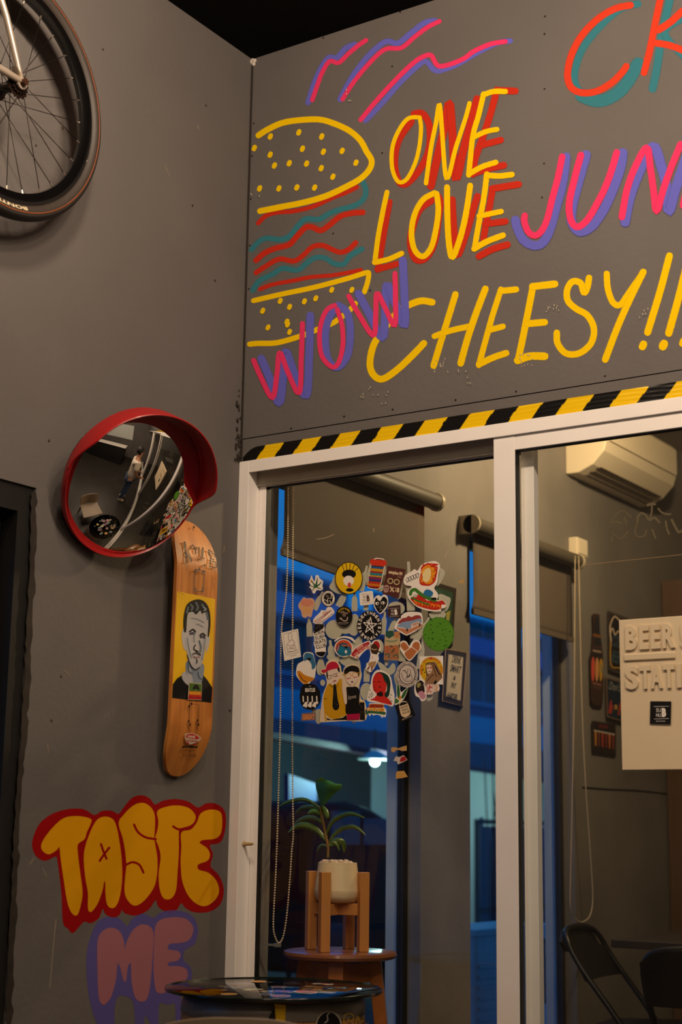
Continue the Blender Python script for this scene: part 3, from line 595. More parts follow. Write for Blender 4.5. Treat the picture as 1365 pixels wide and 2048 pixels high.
def f(a):
    for p, wd in (([(490,500),(505,440),(515,378)], 34), ([(490,500),(455,450),(432,405)], 26), ([(490,500),(540,470),(570,430)], 26), ([(490,500),(450,500),(418,488)], 18), ([(490,500),(460,530),(445,560)], 18), ([(490,500),(530,520),(565,530)], 18)): a.stroke(p, wd, (44, 92, 48), w2=6, soft=False)
    a.disc(430, 428, 12, 16, (190, 120, 50))
sticker('white-edged green leaf sticker at the upper left of the cluster', G1, [(432,345),(455,400),(476,425),(490,352),(525,345),(548,392),(590,425),(582,490),(590,530),(560,552),(505,548),(480,590),(450,588),(432,540),(400,500),(425,488),(398,430),(415,400)], WHT, f)
def f(a):
    a.disc(943, 385, 180, 212, (232, 188, 12))
    for x, y, x2, y2 in ((850,200,885,300),(905,185,920,285),(962,185,950,285),(1020,200,985,285),(1065,250,1010,305)): a.line([(x2,y2),(x,y)], 9, BLK)
    a.disc(945, 330, 95, 62, BLK); a.disc(940, 420, 72, 70, WHT); a.disc(950, 478, 24, 36, (206, 74, 76)); a.disc(955, 545, 52, 24, BLK)
sticker('yellow disc sticker with black spikes and black rim', G1, ell(943, 385, 190, 222), BLK, f)
def f(a):
    a.disc(662, 662, 88, 104, WHT); a.disc(662, 662, 62, 76, BLK)
    a.arc('WHEELHOUSE', 662, 662, 74, 90, 190, 10, 17, 18, BRN); a.arc('KUSTOMS', 662, 662, 74, 90, 205, 335, 17, 18, BRN, inward=True)
    a.line([(612,672),(640,700),(662,655),(700,662),(705,610)], 8, WHT, curve=False); a.line([(655,690),(656,722)], 9, WHT); a.line([(680,690),(695,715)], 9, WHT); a.disc(650, 630, 22, 16, (110, 96, 84))
sticker('black and white round badge sticker with lettering, beside the leaf sticker', G1, ell(662, 662, 98, 116), BLK, f)
def f(a):
    a.poly([(290,700),(340,670),(420,680),(460,730),(400,770),(310,760)], (214, 138, 112)); a.poly([(310,780),(400,780),(430,840),(360,870),(320,840)], (220, 165, 110))
sticker('pink and peach cloud-shaped sticker at the left', G1, [(255,745),(288,692),(328,645),(368,662),(435,658),(475,695),(470,760),(450,830),(430,912),(380,905),(350,928),(305,905),(290,835),(260,790)], (216, 168, 134), f)
def f(a):
    for i in range(7): a.line([(480+i*26,960-i*16),(530+i*24,965-i*20),(560+i*24,955-i*22)], 7, (170, 90, 80))
    for i in range(5): a.line([(590+i*22,850-i*6),(612+i*22,900-i*16)], 8, (170, 90, 80))
    a.line([(465,975),(540,985),(640,935),(730,860)], 8, (170, 90, 80))
sticker('white sneaker-shaped sticker with red line drawing', G1, [(455,985),(470,930),(550,850),(570,820),(620,825),(650,782),(705,782),(745,840),(730,880),(640,950),(560,1005),(480,1002)], WHT, f)
def f(a):
    a.arc('RACING RAVEN', 878, 905, 88, 108, 148, 32, 17, 24, (214, 178, 30)); a.text('SINGLE COFFEE', 868, 995, 140, 18, (170, 155, 140)); a.text('ROASTERS', 862, 1018, 90, 7, (150, 135, 122))
    a.line([(835,860),(860,840),(890,855),(925,865)], 14, (165, 145, 128)); a.disc(880, 880, 26, 34, (120, 98, 82)); a.line([(835,930),(870,965),(915,960),(925,920)], 16, (175, 155, 138)); a.disc(830, 935, 13, 14, (180, 160, 145))
sticker('black oval coffee sticker with yellow curved lettering', G1, ell(878, 905, 116, 140), BLK, f)
def subhub(a, x, y, k, c, rot=-3, brown=False):
    a.text('SU', x-26*k, y-22*k, 44*k, 34*k, c, rot, .0); a.text('HU', x-26*k, y+24*k, 44*k, 34*k, c, rot, .0); a.text('B', x+24*k, y, 40*k, 82*k, c, rot, .06)
    a.line([(x-70*k,y-55*k),(x+68*k,y-58*k)], 3, c); a.line([(x-66*k,y+60*k),(x+68*k,y+56*k)], 3, c)
sticker('white rounded square sticker with brown letters above the black star disc', G1, [(1100,583),(1180,566),(1258,560),(1270,580),(1280,650),(1280,725),(1265,738),(1190,750),(1110,757),(1097,742),(1090,660),(1089,600)], WHT, lambda a: subhub(a, 1183, 660, 1.0, BRN, 4))
def f(a):
    a.poly([(480,1010),(600,1012),(605,1040),(590,1075),(470,1140),(465,1090)], BLK, smooth=False); a.poly([(500,1395),(620,1390),(612,1430),(580,1455),(545,1450),(505,1425)], BLK)
    for i in range(14): a.disc(500+random.random()*90, 1020+random.random()*60, 3, 3, (150, 140, 130), n=6)
    for i, t in enumerate(('SURIN', 'SURF', 'SKATE', 'CLUB')): a.text(t, (538, 545, 552, 562)[i], (1128, 1190, 1250, 1312)[i], (150, 130, 160, 140)[i], 50, BLK, 12, .01)
sticker('tall skateboard-shaped sticker with four rows of black club lettering', G1, [(490,1008),(545,1002),(598,1010),(612,1070),(615,1110),(612,1180),(632,1200),(640,1260),(628,1340),(630,1400),(615,1435),(580,1462),(540,1458),(500,1430),(480,1390),(478,1330),(462,1280),(470,1200),(450,1150),(470,1090),(474,1040)], WHT, f)
def f(a):
    a.poly([(1120,170),(1140,130),(1200,128),(1255,150),(1265,200),(1250,240)], (0, 0, 0)) if False else None
    B = (16, 12, 14)
    a.poly([(122,140),(160,122),(250,132),(270,172),(252,280),(205,500),(165,528),(68,514),(50,488),(70,330),(100,170)], B)
    for y, h_, c in ((175,80,(206,52,28)),(240,24,(40,86,140)),(275,34,(196,140,30)),(305,20,(150,26,32)),(330,26,(40,128,140)),(358,18,(190,150,40)),(388,30,(128,34,84)),(415,22,(44,60,120)),(445,22,(196,50,30)),(478,30,(200,120,30)),(500,16,(190,40,26))):
        xl = 112-(y-150)*.19; xr = 265-(y-150)*.19
        P = [(xl+(xr-xl)*i/8, y+(xr-xl)*0+(i-4)*2+(6 if i % 2 else -6)) for i in range(9)]
        a.line(P, h_, c)
sticker('tall rounded skateboard sticker with red, blue and yellow stripes', G2, [(108,140),(148,110),(205,112),(258,124),(280,170),(262,290),(212,510),(170,540),(110,532),(60,522),(38,490),(58,330),(88,170)], WHT, f)
def f(a):
    a.text('autophon FM', 420, 318, 186, 60, CRM, -10, .05); a.text('RADIO', 476, 372, 50, 10, CRM, -10)
    a.ring(350, 423, 34, 34, 13, (196, 186, 128)); a.ring(437, 437, 34, 34, 13, (196, 186, 128))
    a.poly([(262,570),(262,500),(285,478),(315,480),(332,505),(325,560),(300,580)], (176, 136, 126)); a.line([(268,512),(322,516)], 12, BRN); a.line([(270,540),(318,544)], 5, BRN)
    a.line([(350,505),(395,570)], 16, CRM, curve=False); a.line([(392,512),(350,565)], 13, CRM, curve=False)
    a.text('SU', 428, 525, 28, 22, CRM, -8); a.text('HU', 425, 556, 28, 22, CRM, -8); a.text('B', 458, 548, 32, 62, CRM, -8, .06)
sticker('dark brown card sticker with two cream rings', G2, [(308,218),(560,266),(500,480),(462,656),(240,600),(268,450)], (84, 42, 36), f, smooth=False)
def f(a):
    O1, O2, R1 = (232, 138, 20), (240, 96, 24), (196, 40, 24)
    a.poly([(760,470),(748,380),(775,300),(770,240),(830,190),(900,180),(1010,195),(960,225),(995,230),(985,330),(960,430),(900,480),(850,490)], R1)
    a.poly([(770,440),(765,330),(800,250),(850,205),(930,195),(900,230),(975,250),(960,340),(940,420),(880,465)], O1)
    a.poly([(800,420),(785,340),(830,260),(890,250),(905,320),(890,400),(850,440)], (236, 214, 150))
    a.poly([(630,660),(720,610),(800,640),(850,690),(940,690),(1000,700),(1060,690),(1105,745),(1050,745),(1040,800),(960,820),(840,800),(720,760),(650,700)], R1)
    for P in ([(800,200),(790,260),(770,300)], [(860,185),(930,215),(985,205)], [(955,260),(985,300),(960,360)], [(930,380),(955,420),(920,460)], [(770,330),(785,380),(765,420)], [(800,440),(830,470),(870,478)]): a.stroke(P, 20, R1, w2=5, soft=False)
    for P in ([(790,300),(800,250),(840,225)], [(915,250),(945,280),(935,330)], [(900,420),(925,380)]): a.stroke(P, 18, (250, 180, 40), w2=6, soft=False)
    for x, y in ((945,290),(960,350),(930,410)): a.disc(x, y, 8, 7, BLK)
    for i in range(9): a.stroke([(680+i*40,690+i*8),(710+i*40,735+i*5),(690+i*42,760+i*5)], 24, (O1, O2)[i % 2], w2=8, soft=False)
    a.line([(625,600),(640,555),(690,540),(740,580),(810,630),(880,660),(960,690)], 44, (64, 120, 40)); a.line([(640,650),(720,690),(800,720),(880,745)], 22, (64, 120, 40))
    a.disc(690, 625, 28, 22, (190, 190, 176)); a.poly([(800,590),(840,540),(900,550),(935,590),(900,640),(830,620)], (40, 110, 160)); a.disc(945, 665, 40, 18, BLK)
    for k in range(5): a.line([(560+k*34,400-k*14),(585+k*34,440-k*14),(600+k*34,385-k*16),(572+k*34,380-k*14)], 6, BLK)
sticker('big white-edged sticker with orange flames and a green skateboard', G2, [(532,400),(560,340),(640,292),(680,260),(720,282),(775,205),(850,168),(960,152),(1018,190),(1026,240),(1005,330),(992,440),(950,520),(978,565),(1006,620),(990,685),(1060,690),(1112,750),(1090,790),(1042,800),(1040,832),(960,840),(850,825),(720,780),(640,710),(590,640),(588,560),(642,500),(570,482),(535,450)], WHT, f)
def f(a):
    a.poly([(140,690),(160,650),(190,690),(215,690),(250,640),(285,650),(308,690),(300,750),(262,810),(215,858),(180,840),(150,790),(132,740)], BLK)
    for i in range(60):
        x, y = 150+random.random()*140, 680+random.random()*150
        if abs(x-220) < 75-(y-700)*.4: a.disc(x, y, 5, 5, (150, 138, 122), n=6)
    a.disc(170, 730, 26, 20, WHT); a.disc(245, 722, 26, 20, WHT); a.disc(178, 732, 10, 13, BLK); a.disc(238, 724, 10, 13, BLK)
sticker('white-edged black speckled heart sticker with two eyes', G2, [(118,700),(140,645),(185,616),(225,632),(262,608),(305,632),(320,690),(312,760),(270,830),(218,872),(172,842),(130,780)], WHT, f)
sticker('dark brown square sticker with white letters', G2, [(320,770),(485,750),(495,935),(315,915)], (64, 40, 36), lambda a: subhub(a, 405, 848, .95, WHT, 4), smooth=False)
def f(a):
    a.poly([(450,1010),(480,960),(520,930),(560,925),(600,900),(640,915),(700,890),(760,900),(765,960),(640,975),(520,990)], (150, 60, 56))
    a.poly([(440,1040),(520,985),(640,965),(760,935),(770,1000),(640,1010),(635,1060),(580,1075),(520,1060)], (134, 156, 186)); a.poly([(430,1060),(520,1070),(600,1080),(700,1040),(775,1010),(765,1050),(600,1140),(560,1148)], (196, 128, 92))
    a.poly([(640,1010),(740,975),(745,1010),(650,1050)], (222, 190, 170)); a.text('WBS 69', 695, 1010, 80, 26, (150, 60, 56), 18)
    for x, y in ((580,1090),(750,1020)): a.disc(x, y, 12, 22, (60, 50, 50))
sticker('white-edged six-sided sticker of a light blue bus in flames', G2, [(560,852),(740,850),(785,892),(778,1040),(605,1155),(550,1160),(420,1082),(408,1050),(452,955)], WHT, f)
def f(a):
    a.disc(1007, 1148, 205, 222, (84, 142, 34))
    for i in range(26):
        an = i*2.4; r = 60+ (i*37 % 130); x, y = 1007+r*math.cos(an)*1.05, 1148+r*math.sin(an)*1.1; a.line([(x-10,y+6),(x,y-6),(x+8,y+4)], 6, (34, 64, 24))
    a.poly([(930,1330),(1075,1320),(1080,1360),(1010,1375),(950,1365)], (60, 88, 120)) if False else None
sticker('big round green leafy sticker at the right of the cluster', G2, ell(1007, 1148, 212, 232, 40, .012), (62, 118, 30), f)
def f(a):
    a.line([(45,1150),(230,1100)], 4, (110, 100, 92)); a.line([(45,1150),(78,1410)], 4, (110, 100, 92)); a.line([(230,1100),(270,1360)], 4, (110, 100, 92)); a.line([(78,1410),(270,1360)], 4, (110, 100, 92))
    g_ = (120, 108, 98)
    for P in ([(120,1180),(115,1150),(150,1135),(168,1160),(160,1190)], [(118,1185),(120,1220),(140,1240),(165,1220),(162,1190)], [(140,1240),(110,1270),(95,1320),(110,1370)], [(165,1220),(195,1250),(205,1310),(225,1370)], [(110,1290),(150,1310),(190,1290),(175,1330),(120,1350)], [(100,1380),(160,1385),(220,1370)], [(130,1320),(160,1345),(200,1350)]): a.line(P, 5, g_)
    a.text('THE LITTLE BOOK', 178, 1412, 200, 9, g_, 13); a.text('OF SURF', 185, 1440, 90, 9, g_, 13)
sticker('white card sticker with a grey pencil drawing, leftmost of the cluster over the bead chain', G1, [(20,1130),(250,1075),(290,1458),(62,1515)], WHT, f, smooth=False)
def f(a):
    cx, cy, R1, R2 = 1232, 1035, 95, 118
    P = [(cx+R1*math.sin(i*4*PI/5+.08), cy-R2*math.cos(i*4*PI/5+.08)) for i in range(6)]
    for i in range(5): a.line([P[i], P[i+1]], 11, WHT, curve=False)
    a.line([(1188,965),(1268,1075)], 10, WHT, curve=False); a.line([(1210,950),(1238,1050)], 8, WHT, curve=False)
    a.arc('DEATHSENTSTAYFOREVER', 1225, 1033, 138, 172, 162, -198, 34, 44, WHT, .03)
sticker('large black disc sticker with a white star and white lettering around it', G1, ell(1225, 1033, 170, 206), BLK, f)
def f(a):
    a.disc(872, 108, 112, 108, (208, 76, 40)); a.disc(868, 130, 98, 92, (62, 74, 96)); a.line([(790,140),(805,75)], 16, (196, 120, 110))
    a.poly([(800,200),(800,130),(850,60),(905,50),(950,80),(975,140),(960,200),(880,215)], (30, 106, 136)); a.line([(855,72),(940,80)], 18, (206, 96, 60)); a.disc(905, 98, 22, 16, BLK); a.disc(903, 160, 16, 24, WHT); a.disc(840, 140, 40, 36, (26, 120, 156))
sticker('round sticker in blue with an orange red ring', G3, ell(872, 110, 126, 122), WHT, f)
def f(a): a.arc('NO COMMENTS', 872, 130, 145, 152, 150, 35, 20, 22, BLK)
sticker('narrow curved white lettering sticker above the blue round sticker', G3, [(745,10),(790,-25),(850,-50),(920,-50),(990,-30),(1030,20),(1010,25),(960,-10),(900,-25),(840,-22),(780,5),(755,25)], WHT, f)
def f(a):
    rd = (176, 34, 44)
    a.poly([(972,200),(1030,118),(1120,60),(1212,20),(1232,45),(1180,110),(1120,160),(1060,205),(1010,232)], rd, smooth=False)
    a.text('VANS', 1092, 98, 110, 38, (232, 170, 150), 38, .05); a.text('"OFF THE WALL"', 1110, 140, 230, 34, (232, 170, 150), 38, .04)
    a.disc(1060, 232, 22, 14, (214, 150, 130)); a.disc(1205, 105, 20, 26, (214, 150, 130))
sticker('red and white board-shaped sticker with slanted lettering, below the star disc', G3, [(960,215),(980,160),(1020,108),(1120,48),(1215,8),(1240,30),(1245,70),(1225,115),(1190,128),(1130,180),(1078,245),(1050,252),(1010,238)], WHT, f)
def f(a):
    a.poly([(118,40),(150,12),(190,30),(208,80),(185,130),(130,60)], (176, 30, 28)); a.poly([(82,100),(105,55),(150,60),(190,130),(160,200),(110,190),(82,150)], (66, 40, 24)); a.line([(95,120),(130,132),(160,126)], 12, (200, 170, 130))
    a.poly([(85,205),(120,190),(180,215),(180,275),(130,300),(80,290)], WHT); a.line([(100,220),(112,240),(98,255)], 6, (196, 60, 50)); a.poly([(60,310),(150,290),(145,340),(110,380),(55,350)], (176, 140, 96)); a.line([(60,370),(40,400)], 20, (120, 60, 50)); a.line([(100,370),(95,415)], 18, (120, 60, 50)); a.line([(190,160),(215,165)], 20, (36, 84, 56))
sticker('small cut-out sticker of a figure with a red cap and white shirt', G4, [(72,80),(100,30),(150,-2),(200,20),(218,80),(215,160),(185,200),(192,262),(160,330),(120,400),(80,440),(20,402),(30,340),(62,280),(78,200),(70,140)], WHT, f)
def f(a):
    a.poly([(285,-120),(385,-130),(400,-60),(330,-20),(285,-50)], (40, 84, 70), smooth=False); a.poly([(400,-110),(480,-120),(470,-20),(400,-30)], (190, 130, 80), smooth=False); a.poly([(265,80),(470,70),(465,270),(265,265)], (168, 112, 74), smooth=False)
    for P, c in (([(275,90),(320,110),(290,150),(330,180)], (196, 90, 60)), ([(350,80),(400,120),(370,170)], (90, 70, 50)), ([(280,200),(330,190),(330,240)], (70, 100, 90)), ([(390,220),(440,200),(460,240)], (90, 96, 70)), ([(300,10),(380,20),(440,0)], (120, 140, 110)), ([(360,120),(420,100),(440,160)], (206, 110, 60))): a.line(P, 18, c)
sticker('square comic collage sticker in brown and green, left of the heart-shaped plaster', G4, [(275,-73),(485,-68),(478,280),(260,270)], (196, 172, 130), f, smooth=False)
def f(a):
    br = (184, 108, 60)
    a.poly([(487,70),(515,32),(550,35),(590,80),(600,110),(545,150),(505,110)], br); a.poly([(650,95),(660,50),(700,22),(742,40),(752,90),(740,140),(712,168),(690,140)], br); a.poly([(556,160),(620,100),(665,108),(700,150),(690,190),(610,268),(550,205)], br)
    a.line([(520,175),(640,95)], 8, WHT); a.line([(640,95),(725,155)], 8, WHT); a.line([(560,168),(610,120)], 4, (220, 170, 130))
sticker('white-edged heart sticker made of crossed brown plasters', G4, [(468,80),(488,30),(530,8),(575,28),(608,82),(640,30),(700,2),(748,22),(768,80),(758,130),(700,200),(612,285),(540,215),(490,140)], WHT, f)
def f(a):
    a.disc(910, 408, 160, 178, (214, 172, 12)); a.arc('GHOUL DAYS-GHOUL DAYS', 910, 410, 143, 160, 205, -22, 26, 34, (196, 56, 36), .03)
    a.poly([(822,590),(840,470),(830,350),(880,310),(960,300),(1000,360),(1060,500),(1030,545),(960,600),(880,600)], (150, 112, 76))
    a.poly([(845,350),(905,345),(918,400),(905,445),(870,460),(850,420)], (222, 200, 170)); a.disc(865, 382, 13, 9, (190, 30, 26)); a.disc(902, 378, 13, 10, (190, 30, 26)); a.disc(888, 430, 16, 5, BLK)
    for P in ([(828,330),(880,310),(950,330),(1000,420),(1050,500)], [(930,340),(950,400),(980,500)], [(960,360),(1000,440),(1020,480)], [(850,560),(900,500),(940,470)], [(835,380),(845,470),(870,480)]): a.line(P, 9, (40, 26, 18))
    a.poly([(940,600),(960,555),(985,560),(975,592)], BLK)
    for x, y in ((795,395),(820,440),(792,415)): a.disc(x, y, 8, 8, BLK)
sticker('white square sticker with a hooded skull figure on a yellow disc', G4, [(750,225),(1072,216),(1070,608),(745,600)], WHT, f, smooth=False)
def f(a):
    a.poly([(335,290),(330,220),(350,180),(400,178),(450,200),(470,270),(490,330),(480,380),(440,400),(430,330),(380,270)], (52, 112, 150)); a.poly([(235,440),(270,420),(330,470),(400,500),(470,520),(440,560),(400,570),(370,600),(320,590),(270,540)], (212, 134, 26)); a.disc(400, 260, 30, 18, BLK)
    a.line([(270,470),(310,540),(360,570)], 10, (96, 34, 20))
sticker('white-edged cut-out sticker in blue, white and orange patches', G3, [(222,440),(240,340),(290,300),(325,280),(320,210),(345,172),(400,165),(455,185),(472,260),(496,350),(490,430),(470,530),(420,570),(395,605),(330,602),(270,550),(230,490)], WHT, f)
def f(a):
    a.text('THE', 412, 632, 26, 9, WHT); a.text('BEATLES', 415, 682, 136, 52, WHT, 2, .03)
    for i in range(4):
        x = 318+i*62; a.poly([(x-8,900),(x+30,845),(x+62,845),(x+48,925)], WHT, smooth=False) if i < 3 else a.poly([(x-20,845),(x+26,845),(x+10,880)], WHT, smooth=False)
        a.line([(x,770),(x+3,840)], 16, WHT)
sticker('black rounded sticker with white lettering and white bars at the lower left', G3, [(320,610),(400,596),(480,610),(540,680),(560,770),(548,860),(490,930),(410,955),(330,930),(285,860),(270,770),(285,680)], BLK, f)
def f(a):
    MU, K0 = (206, 152, 16), BLK
    a.poly([(640,1060),(700,1088),(860,1060),(910,1020),(920,1092),(645,1095)], K0, smooth=False)
    a.poly([(690,590),(830,530),(850,580),(850,680),(870,780),(905,870),(912,1010),(860,1045),(740,1080),(650,1040),(605,960),(595,800),(620,690),(650,620)], MU); a.poly([(600,820),(612,960),(640,1095),(618,1100),(605,960)], MU)
    a.poly([(570,850),(590,830),(610,1100),(590,1105),(562,1000)], (222, 198, 176))
    a.poly([(640,440),(800,385),(825,470),(800,560),(745,610),(700,600),(655,530)], (226, 204, 186)); a.poly([(635,440),(650,430),(660,540),(640,500)], K0); a.poly([(785,385),(812,375),(820,440),(800,430)], K0)
    a.poly([(568,425),(580,405),(625,400),(645,340),(700,298),(770,305),(805,375),(700,405),(640,430),(600,455)], (190, 28, 62))
    a.line([(640,500),(680,480),(700,500),(690,530),(655,530)], 6, K0); a.line([(700,492),(740,470),(780,455),(770,490),(730,500)], 6, K0); a.line([(730,575),(750,555),(768,560)], 12, (150, 40, 50)); a.line([(760,500),(790,490)], 9, (190, 60, 50))
    a.poly([(735,620),(765,615),(790,800),(812,910),(768,960),(722,915),(728,760)], K0)
    for i in range(22): a.disc(740+random.random()*50, 660+random.random()*250, 3, 3, (120, 110, 100), n=6)
    a.line([(680,600),(715,640),(740,615)], 5, K0); a.line([(800,600),(770,640),(755,612)], 5, K0); a.line([(600,800),(640,800)], 5, K0)
    a.poly([(905,660),(960,640),(1050,640),(1090,700),(1085,850),(1092,1005),(915,1015),(900,850)], K0); a.poly([(1090,850),(1155,850),(1165,1090),(1095,1088)], K0, smooth=False); a.line([(1092,848),(1150,846)], 10, MU)
    for i in range(24): a.disc(1100+random.random()*55, 880+random.random()*190, 3, 3, (130, 110, 60), n=6)
    a.poly([(915,1015),(1092,1003),(1090,1085),(918,1092)], (176, 14, 66), smooth=False)
    a.poly([(890,440),(960,430),(1060,450),(1065,540),(1010,605),(950,605),(900,540)], (226, 204, 186)); a.poly([(965,590),(1010,600),(1005,640),(970,640)], (222, 198, 176), smooth=False)
    a.poly([(880,460),(885,400),(940,360),(1000,348),(1070,370),(1090,430),(1075,500),(1050,440),(960,430),(900,480)], K0)
    for x, y in ((935,490),(1030,475)): a.ring(x, y, 38, 34, 8, MU)
    a.line([(975,485),(992,482)], 8, MU); a.line([(862,465),(900,470)], 8, MU); a.line([(1065,450),(1100,435)], 8, MU); a.disc(988, 572, 14, 10, (60, 20, 20)); a.line([(920,530),(960,520)], 10, (200, 70, 60)); a.line([(1010,512),(1050,505)], 10, (200, 70, 60))
    a.poly([(862,560),(880,500),(895,560),(905,640),(915,760),(915,865),(885,870),(868,780),(850,640)], (224, 200, 180)); a.text('love', 990, 775, 108, 56, (190, 176, 160), 12, .0, .2)
sticker('biggest sticker, a man in yellow shirt and red cap beside a man in black', G3, [(560,425),(578,400),(618,385),(640,310),(700,268),(770,275),(830,350),(842,420),(860,440),(880,380),(930,345),(1000,328),(1060,345),(1108,420),(1118,500),(1085,640),(1112,800),(1165,845),(1175,1090),(900,1105),(580,1122),(550,1110),(556,980),(590,740),(640,600),(622,480),(572,460)], (226, 206, 170), f)
def f(a): a.text('GREAT', 393, 1050, 170, 72, (232, 140, 60), 1, .04)
sticker('small mauve rectangle sticker with an orange word, bottom left', G3, [(297,1000),(490,985),(493,1095),(290,1105)], (124, 104, 110), f, smooth=False)
def f(a):
    rd = (206, 42, 32)
    a.poly([(75,815),(130,790),(180,740),(240,750),(290,770),(340,820),(370,885),(240,860),(140,830)], rd); a.poly([(108,620),(110,540),(140,470),(200,445),(270,500),(300,600),(290,680),(270,760),(200,760),(150,720),(118,680)], rd)
    a.poly([(135,470),(180,438),(250,445),(320,490),(352,580),(345,680),(330,760),(290,785),(270,740),(300,690),(300,600),(270,560),(240,480),(190,445)], (20, 52, 40)); a.poly([(160,740),(230,700),(250,760),(200,770)], (40, 10, 10))
    a.line([(115,575),(140,570)], 9, (60, 10, 10)); a.line([(175,570),(212,568)], 9, (60, 10, 10)); a.line([(130,600),(128,640),(145,650)], 5, (110, 16, 14)); a.line([(128,680),(155,685)], 9, (90, 8, 10)); a.disc(205, 640, 14, 12, (110, 20, 20))
    for x, y in ((70,680),(95,720),(70,745),(105,745),(60,780),(345,790),(365,830),(360,750),(350,850),(90,770)): a.line([(x-5,y-8),(x+4,y+8)], 8, BLK)
sticker('white-edged sticker of a red-faced woman with dark green hair', G4, [(32,820),(40,740),(80,600),(100,490),(150,420),(210,408),(290,440),(352,500),(375,600),(395,700),(408,760),(388,900),(300,885),(180,862),(70,845)], WHT, f)
def f(a):
    a.poly([(60,900),(80,875),(245,880),(250,920),(60,925)], (186, 96, 24)); a.text('LEMONADE', 155, 902, 180, 44, (150, 26, 20), -3, .06); a.text('CANNABIS', 148, 948, 240, 50, (226, 150, 24), -3, .08)
    a.poly([(15,985),(60,965),(180,975),(280,985),(275,1020),(200,1010),(90,1000),(20,1010)], (44, 100, 60))
sticker('dripping lettering sticker in red, yellow and green under the red-faced woman', G4, [(14,950),(55,915),(60,868),(110,862),(252,872),(262,915),(292,945),(295,1010),(280,1055),(255,1045),(235,1065),(215,1035),(160,1018),(120,1030),(90,1010),(70,1042),(45,1010),(12,1020)], WHT, f)
def f(a):
    a.ring(577, 470, 136, 160, 4, (60, 52, 48)); a.ring(580, 470, 110, 132, 10, (40, 32, 30)); a.arc('NO MATTER NO PROBLEM NO FUTURE', 577, 470, 124, 148, 200, -150, 15, 18, (100, 88, 80))
    gq = (90, 80, 74)
    for P in ([(520,420),(550,415),(575,460)], [(590,390),(585,440),(580,500)], [(620,400),(630,470),(650,520),(620,560),(560,560),(520,520),(500,450)], [(560,540),(575,500),(590,530)]): a.line(P, 7, gq)
    a.line([(610,470),(612,490),(595,500),(582,490)], 14, BLK); a.line([(528,418),(548,416),(572,455)], 9, BLK)
sticker('round grey seal sticker with a dark ring and line drawing', G4, ell(577, 470, 150, 178), (206, 192, 180), f)
def f(a):
    a.poly([(700,690),(695,610),(730,565),(780,575),(812,640),(815,720),(770,760),(730,740)], (44, 26, 24)); a.poly([(710,600),(745,580),(770,605),(750,640),(720,650)], (150, 140, 84)); a.poly([(730,720),(780,695),(810,720),(835,770),(800,810),(760,790)], (198, 140, 158))
sticker('small dark cut-out sticker with a mauve patch, right of the grey seal', G4, [(678,660),(690,590),(735,552),(792,566),(825,640),(838,720),(845,780),(815,828),(770,830),(745,790),(700,765),(682,720)], WHT, f)
def f(a):
    for P in ([(840,610),(870,680),(880,620)], [(860,700),(900,640),(925,660)], [(850,720),(860,690),(900,700)], [(890,610),(890,660),(920,630)], [(900,720),(905,700)]): a.line(P, 8, (196, 40, 36))
    a.line([(950,620),(990,640),(960,680),(995,690)], 18, (220, 170, 130))
sticker('small white sticker with red scribbles under the hooded skull sticker', G4, [(828,625),(860,608),(1000,605),(1018,690),(940,712),(925,740),(850,745),(835,690)], (226, 204, 190), f)
def f(a):
    gr = (42, 92, 40); a.poly([(440,640),(460,600),(478,680),(480,760),(458,800),(442,740)], gr); a.poly([(500,780),(530,710),(590,652),(560,740),(520,800)], gr); a.poly([(465,790),(490,760),(500,790),(480,825)], (222, 140, 30)); a.poly([(412,870),(420,800),(450,810),(470,840)], (60, 110, 44))
sticker('green and orange plant sticker standing over the black square', G4, [(405,860),(420,790),(436,760),(430,650),(445,610),(468,600),(490,700),(520,700),(590,645),(575,720),(530,810),(500,835),(430,885)], WHT, f)
def f(a):
    a.poly([(468,880),(480,850),(520,835),(560,838),(590,870),(620,960),(620,1010),(580,1045),(540,1055),(500,1030),(480,960)], CRM); a.poly([(476,900),(490,860),(525,846),(560,850),(580,868)], BLK)
    for i, t in enumerate(('BURGER', 'WRECK', 'HOUSE')): a.text(t, 540+i*12, 912+i*38, 104, 30, BLK, 18, .02)
    a.text('@BURGERWRECK', 580, 1062, 150, 14, CRM, 22)
sticker('tilted black square sticker with a cream burger drawing, lowest at the right', G4, [(410,895),(600,800),(692,1030),(480,1142)], BLK, f, smooth=False, lift=.0003)
# torn tape scraps
def scrap(label, R_, P, col, fn=None):
    m = lambda x, y: (R_[0]+x*R_[2], R_[1]+y*R_[2])
    o = slab('tape_scrap', P, m, col, glf, None, off=.0003, smooth=False); 
    if fn:
        a = Art(glf, dz=3e-5); a.L = 24; a.reg(*R_); fn(a)
        recentre(o); a.build('stain', M_PRINT, o)
    else: recentre(o)
    return tag(o, label, 'tape scrap', 'torn tape scraps on the glass')
Q_ = (780, 1400, .23443)
scrap('small bow-shaped tan tape scrap, topmost of the three below the stickers', Q_, [(12,405),(45,402),(75,412),(100,400),(145,388),(146,432),(105,436),(80,425),(50,430),(45,446),(14,442)], (196, 152, 92))
scrap('torn red and white scrap between the two tan tape scraps', Q_, [(30,520),(55,478),(80,488),(120,470),(152,510),(120,528),(70,550),(60,522)], (206, 192, 176), lambda a: a.poly([(85,525),(95,490),(125,478),(146,508),(110,526)], (170, 30, 34), smooth=False))
scrap('tan four-sided tape scrap, lowest of the three below the stickers', Q_, [(52,625),(62,608),(122,604),(155,655),(95,668),(52,672)], (206, 156, 80))
scrap('tiny yellowish triangular scrap near the right stile', G2, [(1272,436),(1352,395),(1348,460)], (190, 150, 84))
